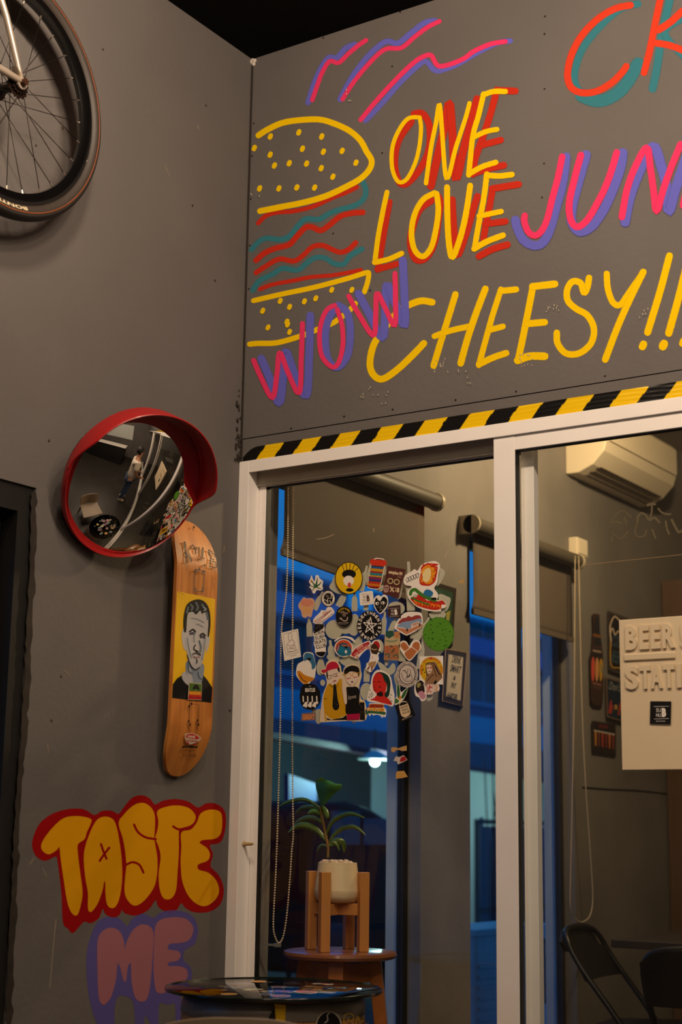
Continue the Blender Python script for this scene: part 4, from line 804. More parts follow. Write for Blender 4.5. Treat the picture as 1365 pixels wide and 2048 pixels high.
# scratches and soft tan strokes on the glass
a = Art(plane_map(1, GL_F-.0001, -1)); a.reg(1, 0, 1); a.T = lambda x, y: (x, y)
for P in ([(634,1078),(650,1076),(668,1069)], [(748,1056),(748,1064)], [(890,1115),(897,1100)]): a.line(P, 1.1, (190, 160, 130))
a.build('scratch', M_PRINT, sashL)['kind'] = 'stuff'
a = Art(plane_map(1, GR_F-.0001, -1)); a.T = lambda x, y: (x, y)
a.line([(1168,1130),(1240,1122),(1310,1115),(1420,1103)], 1.0, (150, 124, 90))
sm = lambda P, wd: a.stroke([(1160+x*.1502, 980+y*.1502) for x, y in P], wd*.9, (98, 88, 68))
for P, wd in (([(400,470),(440,400),(480,330),(580,275),(640,320),(690,360)], 3), ([(430,430),(500,425),(555,440)], 5), ([(440,570),(500,620),(560,645),(640,560)], 4), ([(430,620),(440,690)], 4), ([(760,470),(740,560),(780,620),(860,610),(890,540)], 4), ([(770,440),(780,360),(820,310),(880,330),(930,400),(1000,370),(1060,430)], 6), ([(940,370),(960,290),(965,200)], 5), ([(910,200),(960,185),(1000,190)], 7), ([(1050,250),(1100,300),(1180,325),(1210,320)], 5), ([(1150,420),(1160,500),(1190,580)], 6), ([(1230,400),(1280,500),(1320,560),(1365,540)], 7), ([(970,530),(1010,640)], 5), ([(600,370),(620,450)], 4)): sm(P, wd)
a.build('tan_stroke', M_SPRAY, sashR)['kind'] = 'stuff'  # soft thin strokes in one dull tan on the front leaf's glass

# ---------------- beer sign on the front leaf
def beer():
    x0, x1 = on(1, GR_F-.02, 1238, 1240)[0], on(1, GR_F-.02, 1238, 1240)[0]+.48
    zt, zb = on(1, GR_F-.02, 1238, 1240)[2], on(1, GR_F-.02, 1243.6, 1540)[2]
    yb = GR_F-.0005; yf = yb-.018
    t = thing('beer_sign', ((x0+x1)/2, yb, (zt+zb)/2), 'cream board with raised beer station lettering on the front sliding door', 'sign')
    mb = mat('cream_acrylic', (222, 202, 168), .4, noise=.04, nscale=4); G().box(x0, x1, yf, yb, zb, zt).out('board', mb, t, bevel=.0012)
    def raised(txt, xa, xb, za, zb_, nm='raised_letter'):
        V, F = glyph(txt, .045); lo, hi = V.min(0), V.max(0); n = len(V)
        P = [(xa+(v[0]-lo[0])/(hi[0]-lo[0])*(xb-xa), zb_+(v[1]-lo[1])/(hi[1]-lo[1])*(za-zb_)) for v in V]
        VV = [(p[0], yf-.0055, p[1]) for p in P]+[(p[0], yf, p[1]) for p in P]
        ed = {}
        for f_ in F:
            for i in range(len(f_)): e = (f_[i], f_[(i+1) % len(f_)]); ed[e] = ed.get(e, 0)+1
        FF = [tuple(f_) for f_ in F]+[(b, a, a+n, b+n) for (a, b) in ed if (b, a) not in ed]
        obj(nm, VV, FF, mb, t)
    def X(px, py): return on(1, yf-.0055, px, py)
    for ch, a_, b_ in (('B', 1251, 1274), ('E', 1279, 1298), ('E', 1302, 1321), ('R', 1325, 1350), ('!', 1361, 1369)):
        raised(ch, X(a_, 1270)[0], X(b_, 1270)[0], X(1262, 1252)[2], X(1262, 1300)[2])
    for ch, a_, b_ in (('S', 1251, 1277), ('T', 1280, 1302), ('A', 1302, 1325), ('T', 1327, 1350), ('I', 1354, 1363), ('O', 1368, 1392), ('N', 1398, 1422)):
        raised(ch, X(a_, 1350)[0], X(b_, 1350)[0], X(1262, 1332)[2], X(1262, 1379)[2])
    xa, xb, za, zb2 = X(1248, 1312)[0], X(1351, 1312)[0], X(1262, 1308)[2], X(1262, 1321)[2]
    G().box(xa, xb, yf-.005, yf, zb2, za).out('raised_bar', mb, t, bevel=.002)
    mp_ = plane_map(1, yf-.004, -1); m = lambda x, y: (1120+x*.2, 1150+y*.2)
    st = thing('sticker', tuple(float(v) for v in mp_(*m(1010, 1375))), 'small black square sticker with white letters on the cream beer board', 'sticker', GRP)
    slab('backing', [(908,1262),(1118,1264),(1112,1490),(903,1484)], m, BLK, mp_, st, back=-.0035, smooth=False)
    a = Art(mp_); a.L = 2; a.reg(1120, 1150, .2); subhub(a, 1018, 1375, 1.08, WHT, 0); a.text('STATION', 1010, 1462, 90, 8, WHT); a.build('artwork', M_PRINT, st)
beer()

# ================================================================== convex mirror
MC = Vector(tuple(on(0, .13, 267, 967))); MN = Vector((.847, -.20, -.486)).normalized(); MR = .210
e1 = Vector((-MN.y, MN.x, 0)).normalized(); e2 = MN.cross(e1); e2 = e2 if e2.z > 0 else -e2
e1 = e2.cross(MN)        # right as seen from the front
mir = thing('convex_mirror', tuple(MC), 'round convex safety mirror with a red rim and hood on the left wall', 'mirror')
M_RED = mat('red_plastic', (168, 12, 16), .38, noise=.08, nscale=5, coat=.1)
def chrome(name):
    m = mat(name, (235, 232, 228), .015, 1.0); return m
Rr = MR-.009; RC = .458; FN = Vector((.8357, -.2966, -.4623)).normalized()     # the reflector sits slightly askew in its rim
oa, ob = RC*FN.dot(e1), RC*FN.dot(e2); h0 = math.sqrt(RC*RC-oa*oa-ob*ob)
V = []; F = []; NR, NA_ = 40, 96
for i in range(NR+1):
    for j in range(NA_):
        r_ = Rr*i/NR; t = 2*PI*j/NA_; a_, b_ = r_*math.cos(t), r_*math.sin(t)
        V.append(MC+e1*a_+e2*b_+MN*(math.sqrt(RC*RC-(a_+oa)**2-(b_+ob)**2)-h0+.040))
for i in range(NR):
    for j in range(NA_): F.append((i*NA_+j, (i+1)*NA_+j, (i+1)*NA_+(j+1) % NA_, i*NA_+(j+1) % NA_))
obj('mirror_face', V, F, chrome('mirror_chrome'), mir, smooth='all')
G().lathe([(MR-.012, -.016), (MR-.006, .006), (MR, .012), (MR+.003, .006), (MR+.002, -.010), (MR-.004, -.02), (MR-.012, -.016)], MC, 96, ax=MN, e1=e1).out('rim', M_RED, mir, smooth=True)
G().lathe([(MR-.004, -.019), (MR-.03, -.040), (.10, -.058), (.05, -.064)], MC, 64, ax=MN, e1=e1).out('back_shell', mat('black_shell', (24, 20, 19), .6), mir, smooth=True)
V = []; F = []; NH = 96; A0, A1 = math.radians(-10), math.radians(178)
for i in range(NH+1):
    t = i/NH; an = A0+(A1-A0)*t
    rise = min(1, t/.12, (1-t)/.16); rise = rise*rise*(3-2*rise); L = .008+(.056+.014*math.cos(an-.3))*rise
    d = e1*math.cos(an)+e2*math.sin(an)
    for r_, h_ in ((MR-.001, -.01), (MR+.004+.10*0, 0), (MR+.004+.06*L, L), (MR+.0015+.06*L, L+.002), (MR-.001+.06*L, L), (MR-.001, 0)):
        V.append(MC+d*r_+MN*h_)
for i in range(NH):
    for j in range(6): F.append((i*6+j, i*6+(j+1) % 6, (i+1)*6+(j+1) % 6, (i+1)*6+j))
F.append(tuple(range(6))); F.append(tuple(NH*6+j for j in range(5, -1, -1)))
obj('hood', V, F, M_RED, mir, smooth=True)
g = G(); bk = MC-MN*.064
g.bar(bk, (0.03, bk.y-.03, bk.z), .03, .03); g.tube([bk+MN*.01, bk-MN*.03], .035, 16)
g.out('bracket_arm', M_BLACK, mir)
p1 = on(0, .02, 134, 1000)
G().box(.0005, .012, p1[1]+.03, p1[1]+.16, 1.90, 2.02).out('wall_plate', M_BLACK, mir, bevel=.003)
G().box(.0005, .022, p1[1], p1[1]+.029, p1[2]-.05, p1[2]+.055).out('side_bracket', M_BLACK, mir, bevel=.004)

# ================================================================== skateboard deck
zt, zb = on(0, .035, 383, 1040)[2], on(0, .035, 371, 1553)[2]
ya = (on(0, .0625, 343, 1395)[1]+on(0, .0625, 426, 1405)[1])/2; yt = (on(0, .06, 351, 1130)[1]+on(0, .06, 437, 1150)[1])/2
HWD = (on(0, .0625, 426, 1405)[1]-on(0, .0625, 343, 1395)[1])/2
zc = (zt+zb)/2; HL = (zt-zb)/2
def ycen(z): return ya+(yt-ya)*(z-1.471)/(.36)*.8
def dx(z, q=0):      # distance of the printed face from the wall
    s_ = abs(z-zc)/HL; k = max(0, (s_-.60)/.40); return .066-.048*k**1.5-.0035
def halfw(z):
    s_ = min(1, abs(z-zc)/HL); w_ = HWD
    if z > zc: lim = .70; pw = 2.15
    else: lim = .62; pw = 2.2
    return w_ if s_ < lim else w_*max(0, 1-((s_-lim)/(1-lim))**pw)**(1/pw)
deck = thing('skateboard_deck', (dx(zc), ya, zc), 'wooden skateboard deck with a portrait on yellow, hung upright on the left wall', 'skateboard')
NZ_, NY_ = 90, 10; V = []; F = []
zs = [zc+HL*math.sin(PI/2*(-1+2*i/NZ_))*.9999 for i in range(NZ_+1)]
for side in (0, 1):
    for z in zs:
        for j in range(NY_+1):
            q = -1+2*j/NY_; V.append((dx(z, q)-(.011 if side else 0), ycen(z)+halfw(z)*q, z))
n1 = (NZ_+1)*(NY_+1)
for i in range(NZ_):
    for j in range(NY_):
        a = i*(NY_+1)+j; F.append((a, a+1, a+NY_+2, a+NY_+1)); F.append((a+n1, a+n1+NY_+1, a+n1+NY_+2, a+n1+1))
for i in range(NZ_):
    for j in (0, NY_):
        a = i*(NY_+1)+j; b = a+NY_+1; F.append((a, b, b+n1, a+n1) if j == 0 else (a, a+n1, b+n1, b))
M_DECK = mat('maple_veneer', (206, 134, 60), .45, noise=.18, nscale=7, stretch=(1, 9, .7), coat=.08, col2=(176, 104, 44))
obj('deck', V, F, M_DECK, deck, smooth=True)
def deckmap(x, y, off=0.0):
    xv = .05
    for _ in range(5):
        p = on(0, xv, x, y); z = p[2]; q = (p[1]-ycen(z))/max(halfw(z), .02); xv = dx(z, max(-1, min(1, q)))+.0003+off
    return on(0, xv, x, y)
H_ = (320, 1030, .2637)
a = Art(deckmap, dz=1.0e-4); a.reg(*H_)
a.T = lambda x, y: (320+x*.2637, 1030+y*.2637)
def grid_panel(art, P, c, n=10):     # four-cornered panel subdivided so that it follows the board
    V = []; k = len(art.V); art.L += 1
    for i in range(n+1):
        for j in range(n+1):
            u, v = i/n, j/n; x = (P[0][0]*(1-u)+P[1][0]*u)*(1-v)+(P[3][0]*(1-u)+P[2][0]*u)*v; y = (P[0][1]*(1-u)+P[1][1]*u)*(1-v)+(P[3][1]*(1-u)+P[2][1]*u)*v; V.append((x, y))
    art._put(V, [(i*(n+1)+j, i*(n+1)+j+1, (i+1)*(n+1)+j+1, (i+1)*(n+1)+j) for i in range(n) for j in range(n)], c)
grid_panel(a, [(129,578),(419,637),(391,1424),(92,1386)], (226, 178, 14))
grid_panel(a, [(98,1245),(398,1300),(391,1424),(92,1386)], (226, 178, 14), 4)
SK, SK2, SK3, BL = (178, 176, 178), (126, 138, 152), (92, 104, 118), (16, 16, 18)
a.poly([(93,1386),(98,1285),(130,1240),(185,1205),(330,1215),(360,1250),(398,1310),(391,1424)], BL, smooth=False)
a.poly([(195,1200),(205,1110),(330,1130),(325,1240),(300,1290),(215,1290),(165,1235)], SK2); a.poly([(210,1180),(230,1160),(250,1260),(240,1290),(215,1280)], SK); a.poly([(165,1215),(195,1190),(225,1280),(212,1290),(185,1265)], SK)
a.poly([(166,900),(176,865),(190,870),(202,1010),(185,1020),(170,970)], SK); a.poly([(362,920),(374,910),(378,960),(360,1030),(348,1030)], SK)
a.poly([(190,880),(195,760),(235,720),(350,740),(372,800),(370,900),(345,1010),(330,1100),(300,1155),(268,1172),(232,1140),(208,1060),(195,980)], SK)
a.poly([(180,870),(180,780),(200,690),(240,652),(300,640),(350,668),(378,730),(384,830),(372,920),(362,910),(368,800),(345,740),(320,750),(305,725),(275,755),(250,735),(215,745),(205,800),(200,880),(190,890)], BL)
for P in ([(235,680),(250,700),(240,720)], [(275,665),(290,700),(280,720)], [(320,680),(335,700),(345,720)], [(215,700),(205,740)], [(355,740),(365,790)]): a.line(P, 14, SK3)
a.line([(330,700),(352,715),(335,725)], 9, (140, 150, 160))
for P, wd, c in (([(226,886),(250,868),(270,886)], 12, BL), ([(306,914),(325,899),(344,914)], 12, BL), ([(232,902),(248,894),(262,903)], 15, (64, 56, 84)), ([(312,927),(325,921),(338,929)], 15, (64, 56, 84)), ([(270,985),(258,1005),(262,1020),(290,1035)], 8, BL), ([(300,955),(312,1000),(305,1040)], 12, SK3), ([(248,1058),(262,1048),(285,1050),(308,1062)], 8, (70, 66, 70)), ([(255,1072),(280,1080),(300,1072)], 10, (150, 120, 120)), ([(278,1095),(284,1110),(278,1120)], 8, (50, 60, 70)), ([(270,1035),(300,1052),(310,1060)], 5, BL), ([(240,780),(290,790),(335,815)], 4, SK2), ([(280,825),(300,830),(330,850)], 4, SK2), ([(208,1060),(235,1140),(270,1172),(300,1155)], 6, BL), ([(215,1100),(220,1180),(245,1200)], 6, (60, 84, 120)), ([(290,1190),(300,1230),(320,1245)], 6, (60, 84, 120)), ([(210,930),(222,1010),(240,1080)], 7, SK2), ([(260,900),(262,960)], 7, SK2), ([(346,930),(336,1010),(320,1090)], 8, SK2)): a.line(P, wd, c)
a.poly([(220,1270),(320,1278),(315,1405),(212,1400)], (190, 176, 150), smooth=False); a.poly([(225,1275),(318,1282),(316,1340),(222,1335)], (72, 108, 40), smooth=False); a.poly([(222,1335),(316,1340),(315,1368),(220,1362)], (206, 110, 24), smooth=False); a.poly([(220,1362),(315,1368),(314,1400),(214,1396)], (176, 26, 22), smooth=False)
a.poly([(250,1325),(255,1300),(275,1285),(295,1300),(300,1330),(275,1318)], BL)
a.text('RASTA', 268, 1352, 76, 16, (226, 180, 40), -3); a.line([(222,1382),(310,1388)], 3, (90, 10, 10))
INK = (60, 38, 24)
for P in ([(182,208),(198,290),(200,355)], [(198,290),(248,225)], [(200,290),(240,352)], [(215,282),(245,345)], [(182,208),(192,206),(200,250)], [(200,355),(212,358)], [(248,225),(262,245),(275,285)], [(262,245),(290,250),(300,245)], [(300,245),(292,290)], [(322,250),(312,330)], [(330,256),(322,330)], [(340,330),(318,325)], [(322,380),(345,385),(340,375)], [(370,265),(385,330),(380,390)], [(370,265),(400,282)], [(385,330),(412,340)], [(380,390),(425,400),(432,378)], [(395,290),(418,300),(415,318)], [(395,350),(425,360),(425,378)]): a.line(P, 6.5, INK)
for x, y in ((184,208),(200,355),(262,242),(325,250),(370,265)): a.disc(x, y, 5, 6, INK)
a.text('TEAM', 300, 325, 60, 26, (150, 92, 40), -8)
for P in ([(270,412),(340,425)], [(262,575),(328,582)], [(268,412),(262,500),(260,575)], [(342,425),(334,500),(328,582)]): a.line(P, 5, (90, 84, 80))
for x, y in ((275,415),(335,428),(300,408),(266,560),(322,575),(330,430),(270,430),(325,555)): a.disc(x+random.uniform(-5, 5), y, 8, 7, (90, 84, 84))
for P in ([(222,1430),(298,1440)], [(226,1430),(222,1580)], [(298,1440),(292,1590)]): a.line(P, 4, (92, 54, 26))
for x, y in ((218,1565),(228,1590),(285,1560),(292,1590),(240,1432),(222,1450)): a.disc(x, y, 7, 12, (60, 36, 22))
a.disc(258, 92, 8, 9, (60, 30, 16)); a.line([(400,470),(405,560)], 3, (90, 56, 34)); a.line([(135,585),(185,607)], 3, (120, 96, 20))
rd = (196, 44, 34); a.poly([(190,1665),(215,1655),(262,1658),(312,1690),(290,1720),(232,1740),(200,1722)], (206, 190, 170)); a.poly([(200,1670),(225,1660),(262,1664),(300,1692),(270,1700),(205,1690)], rd)
a.text('VANS', 238, 1682, 60, 22, (230, 214, 190), -4, .04); a.text('OFF THE WALL', 245, 1714, 92, 15, rd, -2, .03); a.disc(214, 1730, 9, 7, rd); a.disc(262, 1738, 9, 7, rd)
a.text('produce', 228, 1760, 118, 26, BL, -1, .06); a.text('+', 226, 1793, 8, 9, BL); a.text('KYLE WALKER', 225, 1822, 100, 26, (96, 52, 22), -3)
a.build('artwork', M_PRINT, deck)

# ================================================================== bicycle hung on the wall (rear wheel in view)
WX, WY, WZ, WR = .095, -1.150, 2.955, .341
bike = thing('bicycle', (WX, WY, WZ-WR), 'bicycle hung high on the left wall, its rear wheel with black rim in view', 'bicycle')
def circ(r, x, n=96): return [(x, WY+r*math.cos(2*PI*i/n), WZ+r*math.sin(2*PI*i/n)) for i in range(n)]
def ringprof(pr, n=128):     # (radius, x) closed profile swept round the wheel axis
    V = []; F = []; m_ = len(pr)
    for i in range(n):
        c, s_ = math.cos(2*PI*i/n), math.sin(2*PI*i/n)
        for r, x in pr: V.append((x, WY+r*c, WZ+r*s_))
    for i in range(n):
        for j in range(m_): F.append((i*m_+j, i*m_+(j+1) % m_, ((i+1) % n)*m_+(j+1) % m_, ((i+1) % n)*m_+j))
    return V, F
pr = [(.3220+.0215*math.cos(t), WX+.0215*math.sin(t)) for t in [2*PI*i/20 for i in range(20)]]
M_TYRE = mat('tyre_rubber', (52, 44, 38), .55, noise=.15, nscale=20); M_BLK_T = mat('tyre_tread', (18, 15, 13), .6)
V, F = ringprof(pr); obj('tyre', V, F, M_TYRE, bike, smooth='all')
for sx in (-1, 1):
    V, F = ringprof([(.3245, WX+sx*.0218), (.3268, WX+sx*.0215), (.3268, WX+sx*.0195), (.3245, WX+sx*.0200)], 128); obj('tyre_stripe', V, F, mat('orange_stripe', (150, 74, 30), .6), bike, smooth='all')
V, F = ringprof([(.3300, WX+.0200), (.3345, WX+.0178), (.3385, WX+.0145), (.3415, WX+.0100), (.3432, WX+.005), (.3439, WX), (.3432, WX-.005), (.3415, WX-.0100), (.3385, WX-.0145), (.3345, WX-.0178), (.3300, WX-.0200), (.333, WX)], 128); obj('tread', V, F, M_BLK_T, bike, smooth='all')
V, F = ringprof([(.3035, WX+.0130), (.3035, WX-.0130), (.298, WX-.0128), (.284, WX-.0115), (.272, WX-.006), (.270, WX), (.272, WX+.006), (.284, WX+.0115), (.298, WX+.0128)], 128); obj('rim', V, F, mat('gloss_black_rim', (10, 9, 9), .16, 0, coat=.6), bike, smooth=True)
g = G(); g.lathe([(.006, -.055), (.008, -.05), (.02, -.036), (.024, -.034), (.024, -.031), (.012, -.028), (.012, .028), (.024, .031), (.024, .034), (.016, .038), (.008, .05), (.006, .058)], (WX, WY, WZ), 24, ax=(1, 0, 0)); g.out('hub', mat('dark_hub', (40, 34, 30), .35, .7), bike, smooth=True)
g = G(); pr_ = []
n = 16
for k in range(2):
    rr_ = .034-.010*k; V = []; x_ = WX+.036+.006*k
    for sgn in (0, 1):
        for i in range(n*2): t = PI*i/n; r = rr_+(.004 if i % 2 else -.002); V.append((x_+.003*sgn, WY+r*math.cos(t), WZ+r*math.sin(t)))
    m_ = n*2; g.add(V, [tuple(range(m_)), tuple(range(2*m_-1, m_-1, -1))]+[(i, (i+1) % m_, (i+1) % m_+m_, i+m_) for i in range(m_)])
g.out('sprocket', mat('rusty_sprocket', (56, 40, 32), .4, .8, noise=.4, nscale=60), bike)
M_SPK = mat('spoke_steel', (44, 38, 34), .35, .8); M_NIP = mat('nipple_silver', (200, 190, 175), .3, .9)
NS = 28
for i in range(NS):
    a1 = 2*PI*(i+.3)/NS; sd = 1 if i % 2 else -1; tw = (1 if (i//2) % 2 else -1)*1.15; a0 = a1+tw
    p0 = (WX+sd*.032, WY+.022*math.cos(a0), WZ+.022*math.sin(a0)); p1_ = (WX+sd*.002, WY+.272*math.cos(a1), WZ+.272*math.sin(a1))
    G().tube([p0, p1_], .0011, 5).out('spoke', M_SPK, bike, smooth='all')
    d = (Vector(p0)-Vector(p1_)).normalized(); G().tube([Vector(p1_)-d*.002, Vector(p1_)+d*.011], .0022, 6).out('spoke_nipple', M_NIP, bike)
M_FR = mat('silver_frame', (190, 176, 160), .3, .55)
q0 = Vector((WX+.05, WY, WZ))
G().tube([(WX+.052, WY-.004, WZ+.01), (WX+.056, WY-.07, WZ+.15), (WX+.03, WY-.19, WZ+.42)], [.0075, .009, .009], 12).out('seat_stay', M_FR, bike, smooth=True)
G().tube([(WX-.052, WY-.004, WZ+.01), (WX-.056, WY-.07, WZ+.15), (WX-.03, WY-.19, WZ+.42)], [.0075, .009, .009], 12).out('seat_stay', M_FR, bike, smooth=True)
G().tube([(WX+.052, WY-.005, WZ+.004), (WX+.054, WY-.12, WZ+.006), (WX+.035, WY-.42, WZ-.03)], [.009, .0105, .0115], 12).out('chain_stay', M_FR, bike, smooth=True)
G().tube([(WX-.052, WY-.005, WZ+.004), (WX-.054, WY-.12, WZ+.006), (WX-.035, WY-.42, WZ-.03)], [.009, .0105, .0115], 12).out('chain_stay', M_FR, bike, smooth=True)
g = G(); g.tube([(WX+.049, WY, WZ), (WX+.055, WY, WZ)], .017, 12); g.bar((WX+.052, WY, WZ), (WX+.052, WY-.03, WZ+.035), .02, .005); g.out('dropout', M_FR, bike)
g = G(); g.tube([(WX+.055, WY, WZ), (WX+.068, WY, WZ)], .010, 6); g.out('axle_nut', mat('rusty_nut', (84, 50, 34), .5, .7, noise=.5, nscale=90), bike)
G().tube([(WX, WY-.42, WZ-.03), (WX, WY-.20, WZ+.50)], .016, 14).out('seat_tube', M_FR, bike, smooth=True)
G().tube([(WX, WY-.42, WZ-.03), (WX, WY-.98, WZ+.28)], .018, 14).out('down_tube', M_FR, bike, smooth=True)
G().tube([(WX, WY-.21, WZ+.45), (WX, WY-.98, WZ+.36)], .015, 14).out('top_tube', M_FR, bike, smooth=True)
V, F = glyph('BONTRAGER', .03); lo, hi = V.min(0), V.max(0); VV = []
for v in V:        # lettering round the tyre's side, tops outward, read clockwise
    u = (v[0]-lo[0])/(hi[0]-lo[0]); h_ = (v[1]-lo[1])/(hi[1]-lo[1]); an = math.radians(-76)-math.radians(36)*u; r = .3105+.0095*h_
    xx = WX+.0215*math.sqrt(max(0, 1-((r-.3220)/.0215)**2))+.0008; VV.append((xx, WY+r*math.cos(an), WZ+r*math.sin(an)))
obj('lettering', VV, F, mat('cream_print', (214, 196, 160), .6), bike)
V, F = glyph('C', .03); g = G(); g.add([(WX+.0128, WY+.293+.012*(v[0]-.3), WZ-.09+.012*(v[1]-.3)) for v in V], F); g.out('lettering', mat('cream_print'), bike)
g = G(); g.tube([(.001, WY-.1, WZ+.75), (.10, WY-.1, WZ+.74), (.16, WY-.1, WZ+.79)], .007, 8); 
tag(recentre(g.out('wall_hook', M_BLACK, None)), 'black wall hook for the bicycle above the top of the wheel', 'hook')

# ================================================================== windows of the rear room
M_ALUB = mat('dark_window_frame', (40, 38, 36), .5)
for k, (a_, b_) in enumerate((W1, W2)):
    wn = bpy.data.objects.new('window_%d' % (k+1), None); COL.objects.link(wn); wn.location = (-.07, (a_+b_)/2, 0); WLOC[wn.name] = Vector(wn.location)
    structure(wn, ('tall dark-framed window behind the stickers', 'tall dark-framed window right of the pillar with the framed signs')[k])
    for y0_, y1_, z0_, z1_ in ((a_, a_+.03, 0, WT), (b_-.03, b_, 0, WT), (a_+.03, b_-.03, WT-.03, WT), (a_+.03, b_-.03, 0, .06)):
        G().box(-.08, -.052, y0_, y1_, z0_, z1_).out('frame_bar', M_ALUB, wn)
    G().box(-.135, -.0805, b_-.014, b_, 0, WT).box(-.135, -.0805, a_, a_+.014, 0, WT).out('outer_trim', mat('pale_outer_trim', (190, 200, 206), .6), wn)
    G().box(-.068, -.064, a_+.03, b_-.03, .06, WT-.03).out('pane', M_GLASS_W, wn)

# ---------------- roller blinds
M_BLIND = mat('taupe_blind_cloth', (92, 80, 68), .8, bump=.1, bscale=300); M_TUBE = mat('taupe_tube', (78, 71, 60), .55)
M_BEAD = mat('cream_beads', (214, 192, 160), .35); M_CAP = mat('pale_bracket', (176, 164, 140), .4)
def blind(lab, y0_, y1_, zc_, zl, zr, chain, cy0, cy1):
    t = thing('roller_blind', (.05, (y0_+y1_)/2, zc_), lab, 'blind', 'roller blinds on the rear windows')
    G().tube([(.055, y0_+.01, zc_), (.055, y1_, zc_)], .031, 24).out('roller', M_TUBE, t, smooth=True)
    G().lathe([(.033, 0), (.035, .003), (.035, .016), (.0, .017)], (.055, y1_, zc_), 24, ax=(0, 1, 0)).out('end_cap', M_CAP, t, smooth=True)
    g = G(); g.box(.0005, .055, y0_-.006, y0_+.006, zc_-.036, zc_+.036); g.lathe([(.036, -.006), (.036, .006), (.0, .007)], (.055, y0_, zc_), 24, ax=(0, 1, 0)); g.out('bracket', M_CAP, t, smooth=True)
    V = []; F = []; NY2, NZ2 = 16, 12
    for i in range(NY2+1):
        v = i/NY2; y = cy0+(cy1-cy0)*v
        for j in range(NZ2+1):
            u = j/NZ2; zb_ = zl+(zr-zl)*v; z = zc_+(zb_-zc_)*u; V.append((.024+.003*math.sin(v*7+u*2)*u, y-(.02*max(0, (u-.8)/.2)**2 if i == 0 else 0), z))
    for i in range(NY2):
        for j in range(NZ2): a = i*(NZ2+1)+j; F.append((a, a+1, a+NZ2+2, a+NZ2+1))
    o = obj('cloth', V, F, M_BLIND, t, smooth='all'); so = o.modifiers.new('s', 'SOLIDIFY'); so.thickness = .0012
    g = G(); g.bar((.024, cy0-.006, zl), (.024, cy1+.002, zr), .012, .022); g.out('hem_bar', M_BLIND, t)
    if chain == 'beads':
        P = [on(0, .085, x, y) for x, y in catmull([(577,968),(574,1170),(563,1265),(561,1440),(557,1600),(553,1720),(549,1800),(547,1850),(550,1872),(558,1886),(567,1872),(574,1830),(580,1760),(584,1700),(587,1668),(586,1600),(585,1440),(586,1170),(587,968)], 30)]
        g = G(); acc = 0
        for i in range(1, len(P)):
            d_ = np.linalg.norm(P[i]-P[i-1]); acc += d_
            while acc > .0075: acc -= .0075; g.ball(P[i]+(P[i-1]-P[i])*(acc/d_ if d_ else 0), .0031, 6, 4)
        c = g.out('bead_chain', M_BEAD, t, smooth='all'); c['kind'] = 'stuff'; c['label'] = 'looped cream bead chain'
        k = on(0, .085, 556, 1889); G().box(k[0]-.008, k[0]+.008, k[1]-.008, k[1]+.006, k[2]-.007, k[2]+.004).box(.001, k[0]-.0085, k[1]-.004, k[1]+.004, k[2]-.005, k[2]+.001).out('chain_holder', mat('grey_clear_clip', (120, 120, 116), .3), t)
    else:
        P = [on(0, .085, x, y) for x, y in catmull([(1151,1112),(1150,1250),(1149,1400),(1146,1550),(1143,1700),(1141,1790),(1143,1822),(1152,1838),(1164,1844),(1178,1836),(1185,1815),(1186,1780),(1181,1700),(1172,1570),(1165,1420),(1161,1250),(1158,1112)], 6)]
        G().tube(P, .0020, 6).out('chain_cord', M_BEAD, t, smooth='all', label='looped cream cord')
    return t
B1 = (.125, 1.115, 2.302); blind('taupe roller blind behind the upper left of the sticker cluster, with a bead chain', *B1, 1.970, 1.922, 'beads', .205, 1.088)
blind('taupe roller blind on the window right of the pillar, with a plain cord loop', 1.398, 2.345, 2.268, 1.940, 1.930, 'cord', 1.462, 2.352)

# ---------------- indoor air conditioner
M_ACW = mat('cream_plastic', (232, 218, 192), .4)
ac = thing('air_conditioner', (.1, 2.78, 2.80), 'cream wall-mounted air conditioner high on the rear cement wall', 'air conditioner')
prf = [(0, .0), (.06, .0), (.13, .03), (.185, .085), (.205, .15), (.205, .26), (.18, .285), (0, .285)]
y0_, y1_ = 2.36, 3.18; zb_ = 2.668
n = len(prf); V = [(x, y0_, zb_+z) for x, z in prf]+[(x, y1_, zb_+z) for x, z in prf]
obj('casing', V, [tuple(range(n-1, -1, -1)), tuple(range(n, 2*n))]+[(i, (i+1) % n, (i+1) % n+n, i+n) for i in range(n)], M_ACW, ac, bevel=.006)
g = G()
for i in range(3): x_, z_ = (.075, .105, .135)[i], (.006, .018, .032)[i]; g.bar((x_, y0_+.06, zb_+z_-.006), (x_, y1_-.06, zb_+z_-.006), .020, .004)
g.out('outlet_slats', mat('grey_slats', (110, 98, 84), .5), ac)
G().box(.2055, .209, y0_+.02, y1_-.02, zb_+.13, zb_+.255).out('front_panel', M_ACW, ac, bevel=.002)
c0, c1 = on(0, 0, 1147, 1085), on(0, 0, 1187, 1085)
bx = thing('junction_box', (.03, (c0[1]+c1[1])/2, c0[2]), 'small cream junction box on the rear cement wall above the roller blind end', 'box')
G().box(.0005, .045, 2.375, 2.485, 2.305, 2.385).out('casing', M_ACW, bx, bevel=.005)
G().box(.0455, .048, 2.385, 2.475, 2.313, 2.377).out('cover', M_ACW, bx, bevel=.001)

